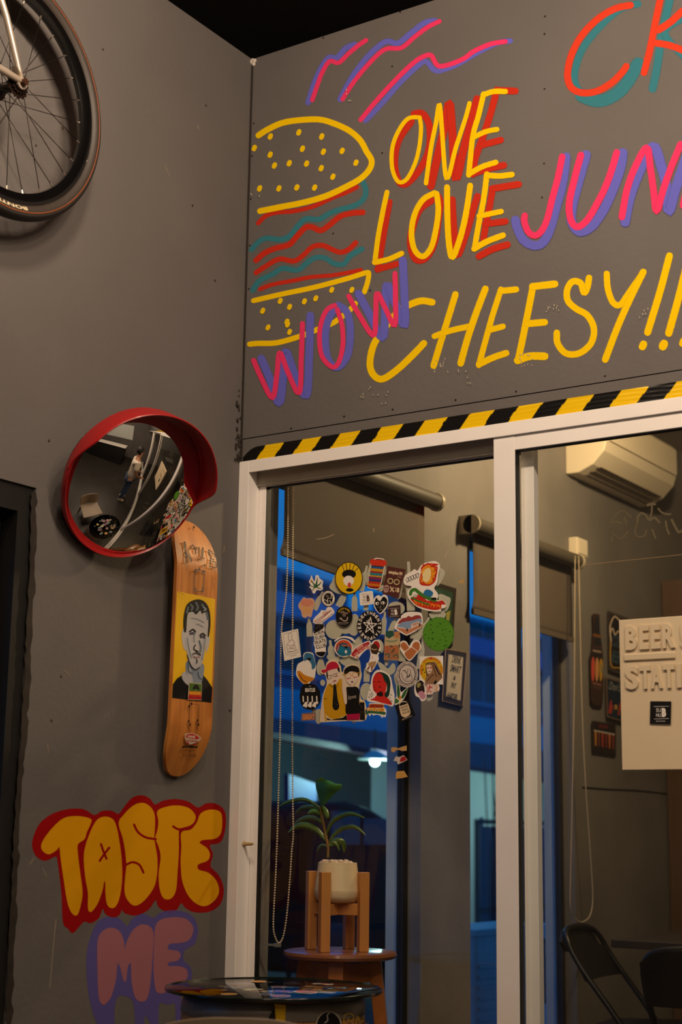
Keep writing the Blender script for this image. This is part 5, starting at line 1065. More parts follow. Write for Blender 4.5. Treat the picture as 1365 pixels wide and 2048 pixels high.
# ---------------- framed signs on the rear wall
def wallpanel(name, lab, P, frame_c, face_c, cat='sign', fr=.10, thick=.014, art=None, group=None, face_shape=None):
    mp_ = lambda x, y, o=0: on(0, .0012+o, x, y)
    c = on(0, .01, sum(p[0] for p in P)/len(P), sum(p[1] for p in P)/len(P)); t = thing(name, tuple(float(v) for v in c), lab, cat, group)
    m = lambda x, y: (x, y)
    mf = lambda x, y, o=0: on(0, thick+o, x, y)
    Q = [np.array(p, float) for p in P]; cc = sum(Q)/len(Q)
    slab('frame', P, m, frame_c, mf, t, back=-(thick-.0008), smooth=False)
    if fr is not None:
        I = [cc+(q-cc)*np.array((1-fr*1.6, 1-fr)) for q in Q]
        a = Art(mf); a.L = 3; a.T = m; a.poly(I, face_c, smooth=False)
        if art: art(a)
        a.build('face', M_PAINT, t)
    elif art:
        a = Art(mf); a.L = 3; a.T = m; art(a); a.build('face', M_PAINT, t)
    return t
def f(a):
    for tx, y, wd, h_ in (('DRINK', 1320, 18, 15), ('SMART', 1338, 21, 15), ('&', 1356, 5, 9), ('PAY', 1371, 10, 12), ('HARDER', 1393, 21, 13)):
        x = 910-(y-1355)*.12; a.text(tx, x, y, wd, h_, (34, 34, 34), -14, .03)
wallpanel('framed_sign', 'framed white sign with black drinking words on the pillar between the windows', [(892,1297),(935.5,1305),(927,1413),(885,1402)], (52, 46, 42), (196, 184, 168), fr=.20, art=f)
a = Art(lambda x, y, o=0: on(0, .0155+o, x, y)); a.T = lambda x, y: (x, y)
a.line([(892,1297.5),(935,1305.5),(926.6,1412.5),(885.4,1401.6),(892,1297.5)], 1.4, (176, 150, 126), curve=False); o = a.build('frame_edging', M_PAINT, bpy.data.objects['framed_sign'])
def f(a):
    a.poly([(893,1225),(902,1221),(899,1242),(893,1243)], (150, 146, 70), smooth=False); a.poly([(872,1178),(885,1182),(884,1192),(871,1190)], (40, 74, 60), smooth=False)
wallpanel('framed_picture', 'dark green framed picture partly hidden behind the flame sticker', [(868,1163),(913.5,1177),(906,1292),(862,1278)], (40, 32, 26), (30, 62, 44), 'picture', fr=.16, art=f)
def f(a):
    a.poly([(1192,1234),(1199,1234),(1200,1262),(1205,1290),(1190,1290),(1189,1262)], (30, 34, 38), smooth=False); a.line([(1189,1270),(1201,1273)], 6, (130, 84, 36)); a.line([(1188,1301),(1202,1304)], 3, (180, 160, 140))
    a.poly([(1182,1305),(1206,1308),(1206,1364),(1183,1360)], (38, 28, 26), smooth=False)
    for x, c in ((1187, (214, 84, 60)), (1195, (214, 150, 90)), (1203, (200, 150, 40))): a.poly([(x,1313+(x-1187)*.25),(x+3.4,1325),(x+3.2,1348),(x+1,1361),(x-2,1361),(x-3.4,1345),(x-3,1325)], c)
    a.line([(1203,1330),(1205,1345)], 2, (40, 130, 130)); a.text('SURF BEER', 1195, 1368, 18, 4, (190, 120, 100), -14); a.text('COLD', 1195, 1375, 16, 3, (130, 90, 70), -14)
wallpanel('bottle_sign', 'brown bottle-shaped sign with three surfboards on the rear wall', [(1186,1228),(1192,1227),(1200,1229),(1201,1262),(1205,1292),(1207,1310),(1208,1380),(1206,1408),(1202,1412),(1188,1410),(1182,1402),(1180,1312),(1184,1298),(1187,1262)], (62, 42, 34), (62, 42, 34), fr=None, art=f)
def f(a):
    a.line([(1223,1282),(1221,1255),(1226,1238),(1231,1233),(1236,1237),(1242,1242)], 2.6, (222, 200, 176)); a.line([(1222,1265),(1226,1256),(1231,1270),(1237,1262),(1243,1268)], 2.2, (222, 200, 176)); a.line([(1222.5,1283),(1223,1330),(1240,1336),(1262,1341)], 2.4, (206, 156, 50))
    a.text('COLD', 1235, 1283, 21, 22, (66, 100, 122), -16, .0); a.text('BEER', 1235, 1314, 21, 24, (66, 100, 122), -16, .0); a.line([(1222,1299),(1246,1305)], 1.2, (20, 16, 14))
wallpanel('beer_mug_sign', 'black framed sign with a drawn beer mug outline, top half hidden by the beer board', [(1217,1221),(1268,1240),(1268,1358),(1218,1340)], (72, 62, 52), (20, 18, 17), fr=.10, art=f)
def f(a):
    a.text("Don't", 1231, 1373, 22, 16, (160, 158, 150), -12, .0)
    for i, (c, h_) in enumerate((((190, 60, 50), 26), ((196, 150, 70), 14), ((190, 70, 50), 26), ((200, 150, 100), 20))): a.text('hard'[i], 1223+i*9.5, 1414+i*2, 7, h_, c, -10, .08)
wallpanel('blue_sign', 'dark blue framed sign with red and cream letters under the beer mug sign', [(1212,1353),(1268,1370),(1268,1450),(1214,1434)], (110, 90, 78), (20, 40, 60), fr=.08, art=f)
def f(a):
    a.text('BEERS', 1208, 1453, 18, 6, (130, 44, 34), -9)
    for i in range(6):
        x = 1192+i*7.0; y = 1462+i*1.4; a.poly([(x-2.4,y),(x+2.4,y+.6),(x+1.8,y+30),(x-1.2,y+29)], ((196,130,60),(120,60,40),(170,60,36),(130,50,36),(190,100,50),(140,60,40))[i], smooth=False); a.line([(x-2,y-1),(x+2,y)], 3, (200, 190, 176))
wallpanel('beer_glass_sign', 'small dark sign with a row of filled beer glasses, lowest on the rear wall', [(1185,1441),(1233,1448),(1233,1508),(1186,1500)], (60, 48, 40), (34, 26, 23), fr=.07, art=f)

# ---------------- dark cupboard in the rear corner
cb = thing('wooden_cupboard', (.2, 3.58, 0), 'tall brown wooden cupboard in the far corner of the rear room', 'cupboard')
M_BRW = mat('brown_board', (92, 66, 46), .6, noise=.2, nscale=4, stretch=(6, 6, .6))
c = on(1, 3.42, 1320, 1162)
x0_ = max(.02, c[0]-.02); zt_ = c[2]
G().box(.012, .32, 3.42, 3.76, 0, zt_).out('carcass', M_BRW, cb, bevel=.003)
G().box(.3205, .338, 3.43, 3.75, .05, zt_-.02).out('door', mat('dark_green_board', (34, 34, 30), .6), cb)
G().tube([(.345, 3.46, 1.0), (.345, 3.46, 1.12)], .006, 8).out('handle', M_BLACK, cb)

# ---------------- table and folding chairs
M_TBL = mat('dark_table_top', (46, 40, 36), .35, noise=.1); M_CH = mat('black_chair_metal', (10, 9, 9), .4, .1); M_VIN = mat('black_vinyl', (10, 9, 9), .5, spec=.3)
tb = thing('table', (.98, 1.98, 0), 'dark square table beside the rear wall behind the right-hand glass', 'table')
TX, TY = .50, 1.61; tz = on(0, .5, 1222, 1879)[2]
G().box(TX, TX+.75, TY, TY+.75, tz-.028, tz).out('top', M_TBL, tb, bevel=.003)
G().tube([(TX+.375, TY+.375, .03), (TX+.375, TY+.375, tz-.03)], .03, 14).out('pedestal', M_CH, tb)
G().box(TX+.33, TX+.42, TY+.08, TY+.67, 0, .03).out('foot', M_CH, tb); G().box(TX+.08, TX+.328, TY+.33, TY+.42, 0, .03).box(TX+.422, TX+.67, TY+.33, TY+.42, 0, .03).out('foot', M_CH, tb)
def fold_chair(lab, x, y, rz, hs_=.95):
    t = thing('folding_chair', (x, y, 0), lab, 'chair', 'black folding chairs in the rear room'); c, s_ = math.cos(rz), math.sin(rz)
    W = lambda p: (x+p[0]*c-p[1]*s_, y+p[0]*s_+p[1]*c, p[2]*hs_ if p[2] > .02 else p[2])
    B = [W(p) for p in catmull([(-.20, .24, .012), (-.205, .05, .40), (-.21, -.13, .66), (-.19, -.19, .765), (-.10, -.215, .80), (.10, -.215, .80), (.19, -.19, .765), (.21, -.13, .66), (.205, .05, .40), (.20, .24, .012)], 5)]
    G().tube(B, .011, 8).out('back_frame', M_CH, t, smooth='all')
    for sx in (-1, 1): G().tube([W((sx*.18, -.20, .012)), W((sx*.18, .02, .36)), W((sx*.18, .06, .42))], .010, 8).out('leg', M_CH, t, smooth='all')
    g = G(); N = 12; V = []; F = []
    for k in range(2):
        for i in range(N+1):
            u = -1+2*i/N; xx = u*.205; bow = .03*(1-u*u)
            for j in range(6):
                v = j/5; hh = .80-.19*v-(.045*abs(u)**4 if v < .3 else 0); yy = -.205+.10*v-bow*.8-(.012 if k else 0); V.append(W((xx, yy, hh)))
    n_ = (N+1)*6
    for i in range(N):
        for j in range(5): a_ = i*6+j; F += [(a_, a_+1, a_+7, a_+6), (a_+n_, a_+n_+6, a_+n_+7, a_+n_+1)]
    for i in range(N): F += [(i*6, (i+1)*6, (i+1)*6+n_, i*6+n_), (i*6+5, i*6+5+n_, (i+1)*6+5+n_, (i+1)*6+5)]
    obj('backrest', V, F, M_VIN, t, smooth=True)
    S0 = [W(p) for p in ((-.19, -.14, .44), (.19, -.14, .44), (.185, .22, .455), (-.185, .22, .455))]; G().add(S0+[(a_, b, c_-.03) for a_, b, c_ in S0], [(0,1,2,3),(7,6,5,4),(0,4,5,1),(1,5,6,2),(2,6,7,3),(3,7,4,0)]).out('seat', M_VIN, t, bevel=.01)
    for yy, zz in ((.15, .2), (-.11, .16)): G().tube([W((-.195, yy, zz)), W((.195, yy, zz))], .007, 6).out('stretcher', M_CH, t)
    return t
q = on(0, .34, 1160, 1856)
fold_chair('black folding chair on the left of the dark table, its back to the windows', .46, q[1]+.20, -PI/2+.12)
q = on(2, .78, 1345, 1884)
fold_chair('black folding chair in front of the dark table at the right edge of the frame', float(q[0])+.10, float(q[1])+.16, .12)

# ================================================================== outside the windows
gr = structure(G().box(-20, -.121, .0, 26, -.35, -.16).out('ground', mat('wet_asphalt', (60, 66, 78), .35, noise=.3)), 'wet ground outside')
XF = -6.0
def outbox(px, thick=.1, xf=XF):
    (xa, ya_, xb, yb_) = px; a_, b_ = on(0, xf, xa, ya_), on(0, xf, xb, yb_)
    return a_[1], b_[1], b_[2], a_[2]
M_HB = mat('blue_grey_render', (96, 118, 150), .8, noise=.15, nscale=1.2); M_HW = mat('dark_window_glass', (18, 26, 40), .25)
M_FAS = mat('blue_fascia', (10, 176, 205), .5); M_PRF = mat('maroon_roof_sheet', (88, 60, 78), .6, noise=.25, nscale=3); M_CYW = mat('pale_lit_wall', (206, 212, 208), .8); M_TEALW = mat('teal_wall', (28, 46, 58), .8)
hs = thing('neighbour_house', (XF-1.5, 6.5, -.16), 'blue-lit neighbouring house with a maroon roof seen through the rear windows', 'building')
zr0 = on(0, XF, 960, 1305)[2]; zf0 = on(0, XF, 965, 1444)[2]; zf1 = on(0, XF, 965, 1494)[2]; zp = on(0, XF, 965, 1577)[2]
0 and print('house z', zr0, zf0, zf1, zp, on(0, XF, 600, 1500)[1], on(0, XF, 1100, 1500)[1])
G().box(XF-4, XF-.4, 4.6, 20, zf0+.0, zr0).out('upper_wall', M_HB, hs)
G().box(XF-4.2, XF-.15, 4.4, 20.2, zr0, zr0+.22).out('eaves', mat('pale_eaves', (90, 130, 190), .6), hs)
G().box(XF-.3, XF+.35, 1.5, 20, zf1, zf0).out('fascia', M_FAS, hs)
V = [(XF+.35, 1.5, zf1), (XF+1.1, 1.5, zp+.49), (XF+1.1, 20, zp-.20), (XF+.35, 20, zf1)]
G().quadbox(V, (-.3, 0, -1), .05).out('awning_roof', M_PRF, hs)
yc_ = on(0, XF-.2, 743, 1580)[1]
G().box(XF-.5, XF-.2, 1.5, yc_, -.16, zf1).out('lower_wall', M_TEALW, hs)
G().box(XF-.5, XF-.2, yc_, 20, -.16, zf1).out('lower_wall', M_CYW, hs)
for i in range(8):
    y_ = 5.2+i*1.9; wv = G().box(XF-.42, XF-.36, y_, y_+1.3, zf0+.25, zf0+1.35).out('window', mat('pale_window_frame', (110, 140, 170), .5), hs)
    for j in range(2): G().box(XF-.358, XF-.35, y_+.06+j*.62, y_+.62+j*.6, zf0+.31, zf0+1.29).out('pane', M_HW, wv)
y0_, y1_, z0_, z1_ = outbox((953, 1637, 1100, 2000))
sh = thing('metal_gate', (XF+.9, y0_, -.16), 'dark slatted metal gate in front of the pale wall outside', 'gate')
gx = -5.0; y0_ = on(0, gx, 954, 1640)[1]; zt_ = on(0, gx, 954, 1638)[2]
G().box(gx-.03, gx, y0_, y0_+.06, -.16, zt_).out('post', M_DARK, sh); G().box(gx-.03, gx, y0_+.06, y0_+4.2, zt_-.05, zt_).out('rail', M_DARK, sh); G().box(gx-.03, gx, y0_+.06, y0_+4.2, .3, .36).out('rail', M_DARK, sh)
mg = mat('blue_slat', (44, 62, 92), .5)
for i in range(47): G().box(gx-.02, gx-.005, y0_+.1+i*.085, y0_+.16+i*.085, -.1, zt_-.07 if i % 7 else zt_+.02).out('slat', mg, sh)
# parked car silhouette
cx_ = -3.6
car = thing('parked_car', (cx_, 3.3, -.16), 'dark parked car outside the window behind the plant', 'car')
def cp(x, y): p = on(0, cx_, x, y); return p[1], p[2]
prfC = [cp(610, 1720), cp(625, 1640), cp(650, 1606), cp(700, 1602), cp(745, 1616), cp(790, 1645), cp(830, 1662), cp(845, 1700), cp(850, 1800)]
M_CAR = mat('dark_car_paint', (13, 10, 10), .6, 0, spec=.15)
prf2 = [(prfC[0][0]-.05, .12)]+prfC+[(prfC[-1][0]+.2, .12)]; n = len(prf2)
V = [(cx_, y, z) for y, z in prf2]+[(cx_-1.6, y, z) for y, z in prf2]
obj('body', V, [tuple(range(n)), tuple(range(2*n-1, n-1, -1))]+[(i, i+n, (i+1) % n+n, (i+1) % n) for i in range(n)], M_CAR, car, bevel=.05, smooth=True)
wy0, wy1 = cp(660, 1640)[0], cp(780, 1660)[0]; wz0, wz1 = cp(700, 1690)[1], cp(700, 1622)[1]
G().box(cx_+.001, cx_+.012, wy0, (wy0+wy1)/2-.02, wz0, wz1).out('side_window', M_HW, car, bevel=.004); G().box(cx_+.001, cx_+.012, (wy0+wy1)/2+.02, wy1, wz0, wz1-.05).out('side_window', M_HW, car, bevel=.004)
for y_ in (prfC[0][0]+.35, prfC[-1][0]-.3):
    G().lathe([(.30, -.1), (.31, -.05), (.31, .04), (.27, .06), (.18, .04), (.0, .05)], (cx_+.0, y_, .15), 24, ax=(1, 0, 0)).out('wheel', M_BLACK, car, smooth=True)
# outdoor condenser
M_CND = mat('white_condenser', (176, 190, 192), .5, noise=.12, nscale=5)
ox = -.95; p0, p1_ = on(0, ox, 952, 1862), on(0, ox, 1100, 1850)
cn = thing('air_condenser', (ox, (p0[1]+p1_[1])/2, -.16), 'white outdoor condenser unit standing outside the second window', 'condenser')
zt_ = p0[2]; y0_, y1_ = p0[1], p0[1]+.82
G().box(ox-.30, ox, y0_, y1_, .08, zt_).out('casing', M_CND, cn, bevel=.012)
G().box(ox-.31, ox+.012, y0_-.008, y1_+.008, zt_-.03, zt_+.006).out('lid', M_CND, cn, bevel=.006)
G().box(ox+.001, ox+.004, on(0, ox, 1070, 1900)[1], y1_+0*.05-.03, on(0, ox, 1075, 2010)[2], on(0, ox, 1075, 1878)[2]).out('grille_recess', M_BLACK, cn)
for i in range(9): r_ = .028*(i+1); c_ = (ox+.010, y0_+.53, (zt_+.10)/2+.02); G().tube([(c_[0], c_[1]+r_*math.cos(t), c_[2]+r_*math.sin(t)) for t in [2*PI*k/32 for k in range(32)]], .0022, 5, closed=True).out('grille_ring', M_CND, cn, smooth='all')
for i in range(6): G().box(ox+.001, ox+.008, y0_+.03, y0_+.22, .20+i*.05, .215+i*.05).out('louvre', M_CND, cn)
G().box(ox-.33, ox-.28, y0_+.1, y0_+.14, -.16, .08).box(ox-.04, ox, y0_+.1, y0_+.14, -.16, .08).box(ox-.33, ox-.28, y1_-.14, y1_-.1, -.16, .08).box(ox-.04, ox, y1_-.14, y1_-.1, -.16, .08).out('foot', M_BLACK, cn)
a = Art(lambda x, y, o=0: (ox+.0015+o, x, y)); a.T = lambda x, y: (x, y); a.text('AC', y0_+.13, zt_-.16, .06, .05, (60, 80, 110)) if False else None
# blue panel, lit sign board and street lamp
sx_ = -5.2; P4 = [on(0, sx_, x, y) for x, y in ((578, 1548), (634, 1568), (634, 1612), (578, 1604))]
bd = thing('blue_board', tuple(float(v) for v in P4[0]), 'bright blue board outside, left of the plant leaves', 'board')
G().quadbox(P4, (-1, 0, 0), .05).out('panel', mat('bright_blue_sheet', (24, 84, 170), .5), bd)
b0 = P4[3]; G().box(sx_-.06, sx_-.02, b0[1]+.1, b0[1]+.14, -.16, b0[2]).out('post', M_DARK, bd)
lp = thing('street_lamp', (-5.25, 5.15, 2.0), 'small bright hanging lamp outside under the awning', 'lamp')
c = on(0, -4.84, 750, 1523); lp.location = tuple(float(v) for v in c); WLOC[lp.name] = Vector(lp.location)
G().ball(c, .045, 12, 8).out('bulb', mat('lamp_bulb', (255, 255, 255), .4, emit=(210, 245, 255), es=9), lp, smooth='all')
G().lathe([(.16, 0), (.07, .06), (.03, .08)], (c[0], c[1], c[2]+.02), 20).out('shade', M_CYW, lp, smooth=True)
G().tube([(c[0], c[1], c[2]+.09), (c[0], c[1], c[2]+.30)], .008, 6).out('cord', M_BLACK, lp)
bpy.data.objects['street_and_fill_light'].location = (c[0]+.15, c[1]+.25, c[2]-.12)
lp2 = thing('hanging_bulb', tuple(float(v) for v in on(0, -5.6, 1066, 1528)), 'small warm lamp dot outside under the maroon roof', 'lamp')
c = on(0, XF+.2, 1066, 1528); lp2.location = tuple(float(v) for v in c); WLOC[lp2.name] = Vector(lp2.location)
G().ball(c, .02, 10, 6).out('bulb', mat('warm_bulb', (255, 255, 255), .4, emit=(255, 190, 150), es=6), lp2, smooth='all')
G().tube([(c[0], c[1], c[2]+.02), (c[0], c[1], zf1+.005)], .004, 5).out('cord', M_BLACK, lp2)
# tree with bare twigs against the sky
tr = thing('bare_tree', (-3.2, 1.3, -.16), 'thin bare tree outside the first window', 'tree')
P = [(-3.2, 1.3, -.16), (-3.22, 1.32, 1.0), (-3.3, 1.28, 2.0), (-3.25, 1.35, 3.2), (-3.2, 1.3, 4.2)]
G().tube(P, [.05, .045, .035, .025, .01], 7).out('trunk', mat('dark_bark', (34, 32, 34), .9), tr, smooth='all')
for i in range(26):
    z_ = random.uniform(1.6, 4.0); an = random.uniform(-1, 1); b = Vector((-3.25, 1.31, z_)); L_ = random.uniform(.4, 1.2)
    Q = [b, b+Vector((random.uniform(-.3, .3), math.copysign(L_*.5, math.sin(i*2.1)), L_*.3)), b+Vector((random.uniform(-.5, .5), math.copysign(L_, math.sin(i*2.1)), L_*.4+random.uniform(-.2, .3)))]
    G().tube(catmull(Q, 4), .008, 5).out('branch', MATS['dark_bark'], tr, smooth='all')
pl = thing('bare_twigs', (-4.9, 8, -.16), 'bare twigs rising over the gate outside the second window', 'plant')
g0 = on(0, -4.85, 985, 1640)
for i in range(6):
    b = Vector((-4.85, g0[1]+.05*i-.1, -.16)); G().tube([b, b+Vector((0, .02*i, 1.2)), b+Vector((0, random.uniform(-.25, .25), g0[2]+.3+random.uniform(.1, .7)))], .008, 5).out('twig', MATS['dark_bark'], pl, smooth='all')
# far backdrop buildings beyond
far = thing('distant_building', (-16, 8, -.16), 'tall hazy blue building in the distance', 'building')
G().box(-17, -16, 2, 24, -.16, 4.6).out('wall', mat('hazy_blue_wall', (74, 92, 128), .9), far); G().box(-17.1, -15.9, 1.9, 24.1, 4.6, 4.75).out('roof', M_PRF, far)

# ================================================================== stool, plant stand, plant
M_STL = mat('amber_stool_wood', (170, 98, 40), .35, noise=.25, nscale=6, stretch=(3, 3, 1), coat=.3); M_STT = mat('reddish_seat_wood', (140, 84, 50), .3, noise=.3, nscale=9, coat=.4); M_PINE = mat('pine_wood', (198, 132, 64), .5, noise=.16, nscale=6, stretch=(8, 8, .8))
SX, SY, SZ = .190, .315, .752
st = thing('wooden_stool', (SX, SY, 0), 'amber wooden stool behind the glass carrying the plant stand', 'stool')
G().lathe([(.155, -.022), (.168, -.018), (.172, -.010), (.170, -.002), (.164, 0), (0, 0)], (SX, SY, SZ), 48).out('seat', M_STT, st, smooth=True)
lg = []
for i, d_ in enumerate((-62, 28, 118, 208)):
    t = math.radians(d_); c, s_ = math.cos(t), math.sin(t); a_ = (SX+.105*c, SY+.105*s_, SZ-.023); b_ = (SX+.185*c, SY+.185*s_, 0)
    lg.append((Vector(a_), Vector(b_))); G().bar(a_, b_, .045, .038, up=(c, s_, 0)).out('leg', M_STL, st, bevel=.003)
for i in range(4):
    for nm, k, w_ in (('apron', .05, .055), ('stretcher', .55, .03)):
        a_, b_ = lg[i], lg[(i+1) % 4]; p, q = a_[0].lerp(a_[1], k), b_[0].lerp(b_[1], k); G().bar(p, q, .016, w_).out(nm, M_STL, st)
PCX, PCY = SX-.012, SY-.002
ps = thing('plant_stand', (PCX, PCY, SZ), 'small pine plant stand with four square posts on the wooden stool', 'stand')
R2 = .087
cs = [(PCX+R2*math.cos(math.radians(a_)), PCY+R2*math.sin(math.radians(a_))) for a_ in (-82, 8, 98, 188)]
rot = math.radians(-37)
for x, y in cs:
    u = Vector((math.cos(rot), math.sin(rot), 0)); G().bar((x, y, SZ+.0005), (x, y, SZ+.232), .030, .030, up=u).out('post', M_PINE, ps, bevel=.0015)
for i in (0, 1):
    a_, b_ = Vector((*cs[i], SZ+.122)), Vector((*cs[i+2], SZ+.122)); d_ = (b_-a_).normalized()*.014; G().bar(a_+d_, b_-d_, .024, .034 if i == 0 else .0335).out('cross_bar', M_PINE, ps, bevel=.001)
pz = SZ+.1405
pt = thing('potted_plant', (PCX, PCY, pz), 'leafy green plant in a ribbed cream pot on the pine stand', 'plant')
M_POT = mat('cream_pot', (226, 204, 164), .5); prf_ = [(0, 0), (.045, 0), (.060, .006), (.068, .020), (.0700, .035)]
for i in range(18): z_ = .038+i*.0042; r_ = .0700-(.0105)*(i/18); prf_ += [(r_, z_), (r_-.0008, z_+.0021)]
prf_ += [(.0595, .118), (.0560, .119), (.0555, .105), (0, .105)]
G().lathe(prf_, (PCX, PCY, pz), 56).out('pot', M_POT, pt, smooth=True)
mp1 = mat('pale_pebble', (214, 190, 164), .6)
for i in range(26):
    an = i*2.399; r_ = .048*math.sqrt((i+.5)/26); G().ball((PCX+r_*math.cos(an), PCY+r_*math.sin(an), pz+.113+.004*((i*7) % 3)), random.uniform(.008, .012), 7, 5, (1, .8, .65)).out('pebble', mp1, pt, smooth='all')
def pp(x, y, dy=0): return Vector(tuple(on(1, PCY+dy, x, y)))
M_STEM = mat('green_stem', (112, 108, 34), .5, col2=(130, 80, 34), noise=.1); M_LEAF = mat('dark_leaf', (70, 118, 44), .4, noise=.3, nscale=30, coat=.1); M_LEAF2 = mat('bright_leaf', (76, 150, 60), .38, noise=.22, nscale=40)
Zp = lambda P: [(530+x*.23438, 1480+y*.23438) for x, y in P]
S1 = [pp(x, y) for x, y in Zp([(538,1005),(540,920),(522,820),(500,720),(482,640),(475,575)])]
G().tube(catmull(S1, 5), .0042, 8).out('stem', M_STEM, pt, smooth='all')
def leaf(P, wd, d0, d1, m=None, up=.35, fold=.25, prof='lance'):
    Q = catmull(Zp(P), 5); N = len(Q); V = []; F = []
    for i, q_ in enumerate(Q):
        t = i/(N-1); dy = d0+(d1-d0)*t
        a_ = np.array(Q[max(0, i-1)]); b_ = np.array(Q[min(N-1, i+1)]); d_ = b_-a_; n_ = np.array((-d_[1], d_[0]))/max(np.hypot(*d_), 1e-6)
        w_ = wd*.5*(math.sin(PI*min(1, t*.96+.04))**.75 if prof == 'lance' else math.sin(PI*min(1, (t**.62)*.97+.03))**.8)*.23438
        c_ = pp(q_[0], q_[1], dy); l_ = pp(q_[0]+n_[0]*w_, q_[1]+n_[1]*w_, dy+w_*.0016*fold*3); r_ = pp(q_[0]-n_[0]*w_, q_[1]-n_[1]*w_, dy+w_*.0016*fold*3)
        V += [l_, c_, r_]
    for i in range(N-1): F += [(i*3, i*3+1, i*3+4, i*3+3), (i*3+1, i*3+2, i*3+5, i*3+4)]
    o = obj('leaf', V, F, m or M_LEAF, pt, smooth='all'); s_ = o.modifiers.new('s', 'SOLIDIFY'); s_.thickness = .0006
    g = G(); g.tube([V[i*3+1]+Vector((0, -.0006, 0)) for i in range(N)], .0007, 5); v_ = g.out('vein', mat('leaf_vein', (128, 146, 78), .5), o, smooth='all')
def broad_leaf(P, veins):
    Q = catmull(Zp(P), 4, True); c0 = np.array(Zp([(500, 470)])[0]); ax_ = np.array(Zp([(548,360)])[0])-np.array(Zp([(482,548)])[0]); ax_ = ax_/np.hypot(*ax_)
    def dep(q): s_ = (q[0]-c0[0])*ax_[1]-(q[1]-c0[1])*ax_[0]; return -.004-abs(s_)*.0004
    V = [pp(q[0], q[1], dep(q)) for q in Q]; F = [tuple(f) for f in tessellate_polygon([[Vector((q[0], q[1], 0)) for q in Q]])]
    o = obj('leaf', V, F, M_LEAF2, pt, smooth='all'); s_ = o.modifiers.new('s', 'SOLIDIFY'); s_.thickness = .0006
    g = G()
    for v in veins: g.tube([pp(q[0], q[1], dep(q)-.0008) for q in catmull(Zp(v), 3)], .0007, 5)
    g.out('vein', mat('leaf_vein', (128, 146, 78), .5), o, smooth='all')
broad_leaf([(482,560),(458,480),(438,410),(436,350),(462,328),(492,320),(520,340),(560,352),(610,374),(660,380),(648,418),(605,450),(565,490),(528,535),(500,560)], [[(482,556),(505,480),(548,362)], [(492,520),(470,470),(450,420)], [(505,480),(482,430),(460,370)], [(520,440),(500,390),(490,345)], [(500,500),(540,470),(580,455)], [(515,455),(560,425),(630,400)], [(535,400),(570,385),(610,384)]])
leaf([(478,588),(480,570),(484,545)], 14, 0, 0)
leaf([(485,560),(510,600),(528,640),(540,668)], 50, 0, -.01, M_LEAF2)
leaf([(472,580),(400,532),(330,508),(250,515),(180,535),(122,568)], 34, 0, -.03)
leaf([(485,600),(430,575),(370,575),(310,585),(262,628)], 44, 0, .02)
leaf([(485,640),(440,615),(400,610),(365,630)], 44, 0, -.02, M_LEAF2)
leaf([(502,722),(450,680),(380,664),(310,680),(245,722)], 44, 0, .03)
leaf([(522,860),(450,780),(370,738),(280,735),(195,792)], 62, 0, -.02)
leaf([(520,820),(400,745),(330,715),(250,740)], 30, 0, .04)
leaf([(525,800),(570,705),(640,655),(740,630),(852,665)], 44, 0, .02)
leaf([(545,880),(600,800),(690,745),(780,748),(862,812)], 40, 0, -.02)
leaf([(545,890),(580,870),(615,895),(640,945)], 24, 0, .02)
leaf([(540,915),(500,895),(465,915),(445,950)], 24, 0, .02)
leaf([(548,900),(600,870),(660,880),(680,960)], 70, 0, .05)

# ================================================================== barrel table with a glass top
BX, BY, BT = .545, -.515, .716
br = thing('barrel_table', (BX, BY, 0), 'wooden barrel used as a table, with stickers and a dark metal hoop', 'table')
NSV = 20; mst = mat('barrel_wood', (200, 142, 84), .5, noise=.3, nscale=5, stretch=(4, 4, .7), col2=(150, 100, 58))
def brad(z): return .215+.035*math.sin(PI*z/BT)
for i in range(NSV):
    V = []; F = []; a0, a1 = 2*PI*(i+.01)/NSV, 2*PI*(i+.99)/NSV; NZs, NA = 8, 3
    for k in range(2):
        for j in range(NZs+1):
            z_ = BT*j/NZs; r_ = brad(z_)-(.016 if k else 0)
            for q in range(NA+1): t = a0+(a1-a0)*q/NA; V.append((BX+r_*math.cos(t), BY+r_*math.sin(t), z_))
    n_ = (NZs+1)*(NA+1)
    for j in range(NZs):
        for q in range(NA): a_ = j*(NA+1)+q; F += [(a_, a_+1, a_+NA+2, a_+NA+1), (a_+n_, a_+n_+NA+1, a_+n_+NA+2, a_+n_+1)]
        for q in (0, NA): a_ = j*(NA+1)+q; F.append((a_, a_+NA+1, a_+NA+1+n_, a_+n_) if q == 0 else (a_, a_+n_, a_+NA+1+n_, a_+NA+1))
    for q in range(NA): a_ = NZs*(NA+1)+q; F.append((a_, a_+1, a_+1+n_, a_+n_))
    obj('stave', V, F, mst, br, smooth=True)
M_HOOP = mat('dark_hoop', (150, 142, 130), .4, .2, noise=.2, nscale=20)
for z0_, z1_ in ((BT-.045, BT-.004), (BT-.22, BT-.18), (.18, .22), (.01, .05)):
    G().lathe([(brad(z0_)+.001, z0_), (brad(z0_)+.0035, z0_+.001), (brad((z0_+z1_)/2)+.006, (z0_+z1_)/2), (brad(z1_)+.0035, z1_-.001), (brad(z1_)+.001, z1_)], (BX, BY, 0), 64).out('hoop', M_HOOP, br, smooth='all')
g = G(); g.lathe([(.198, BT-.02), (.198, BT-.012), (0, BT-.012)], (BX, BY, 0), 48); g.out('lid', mst, br)
a = Art(lambda x, y, o=0: (BX+x, BY+y, BT-.0115+o), dz=1e-4); a.T = lambda x, y: (x, y)
cols = [(60,110,60),(70,50,140),(190,120,40),(170,40,36),(200,190,170),(40,90,140),(120,60,110),(210,150,40),(30,30,30),(180,90,120),(90,140,150),(220,200,160)]
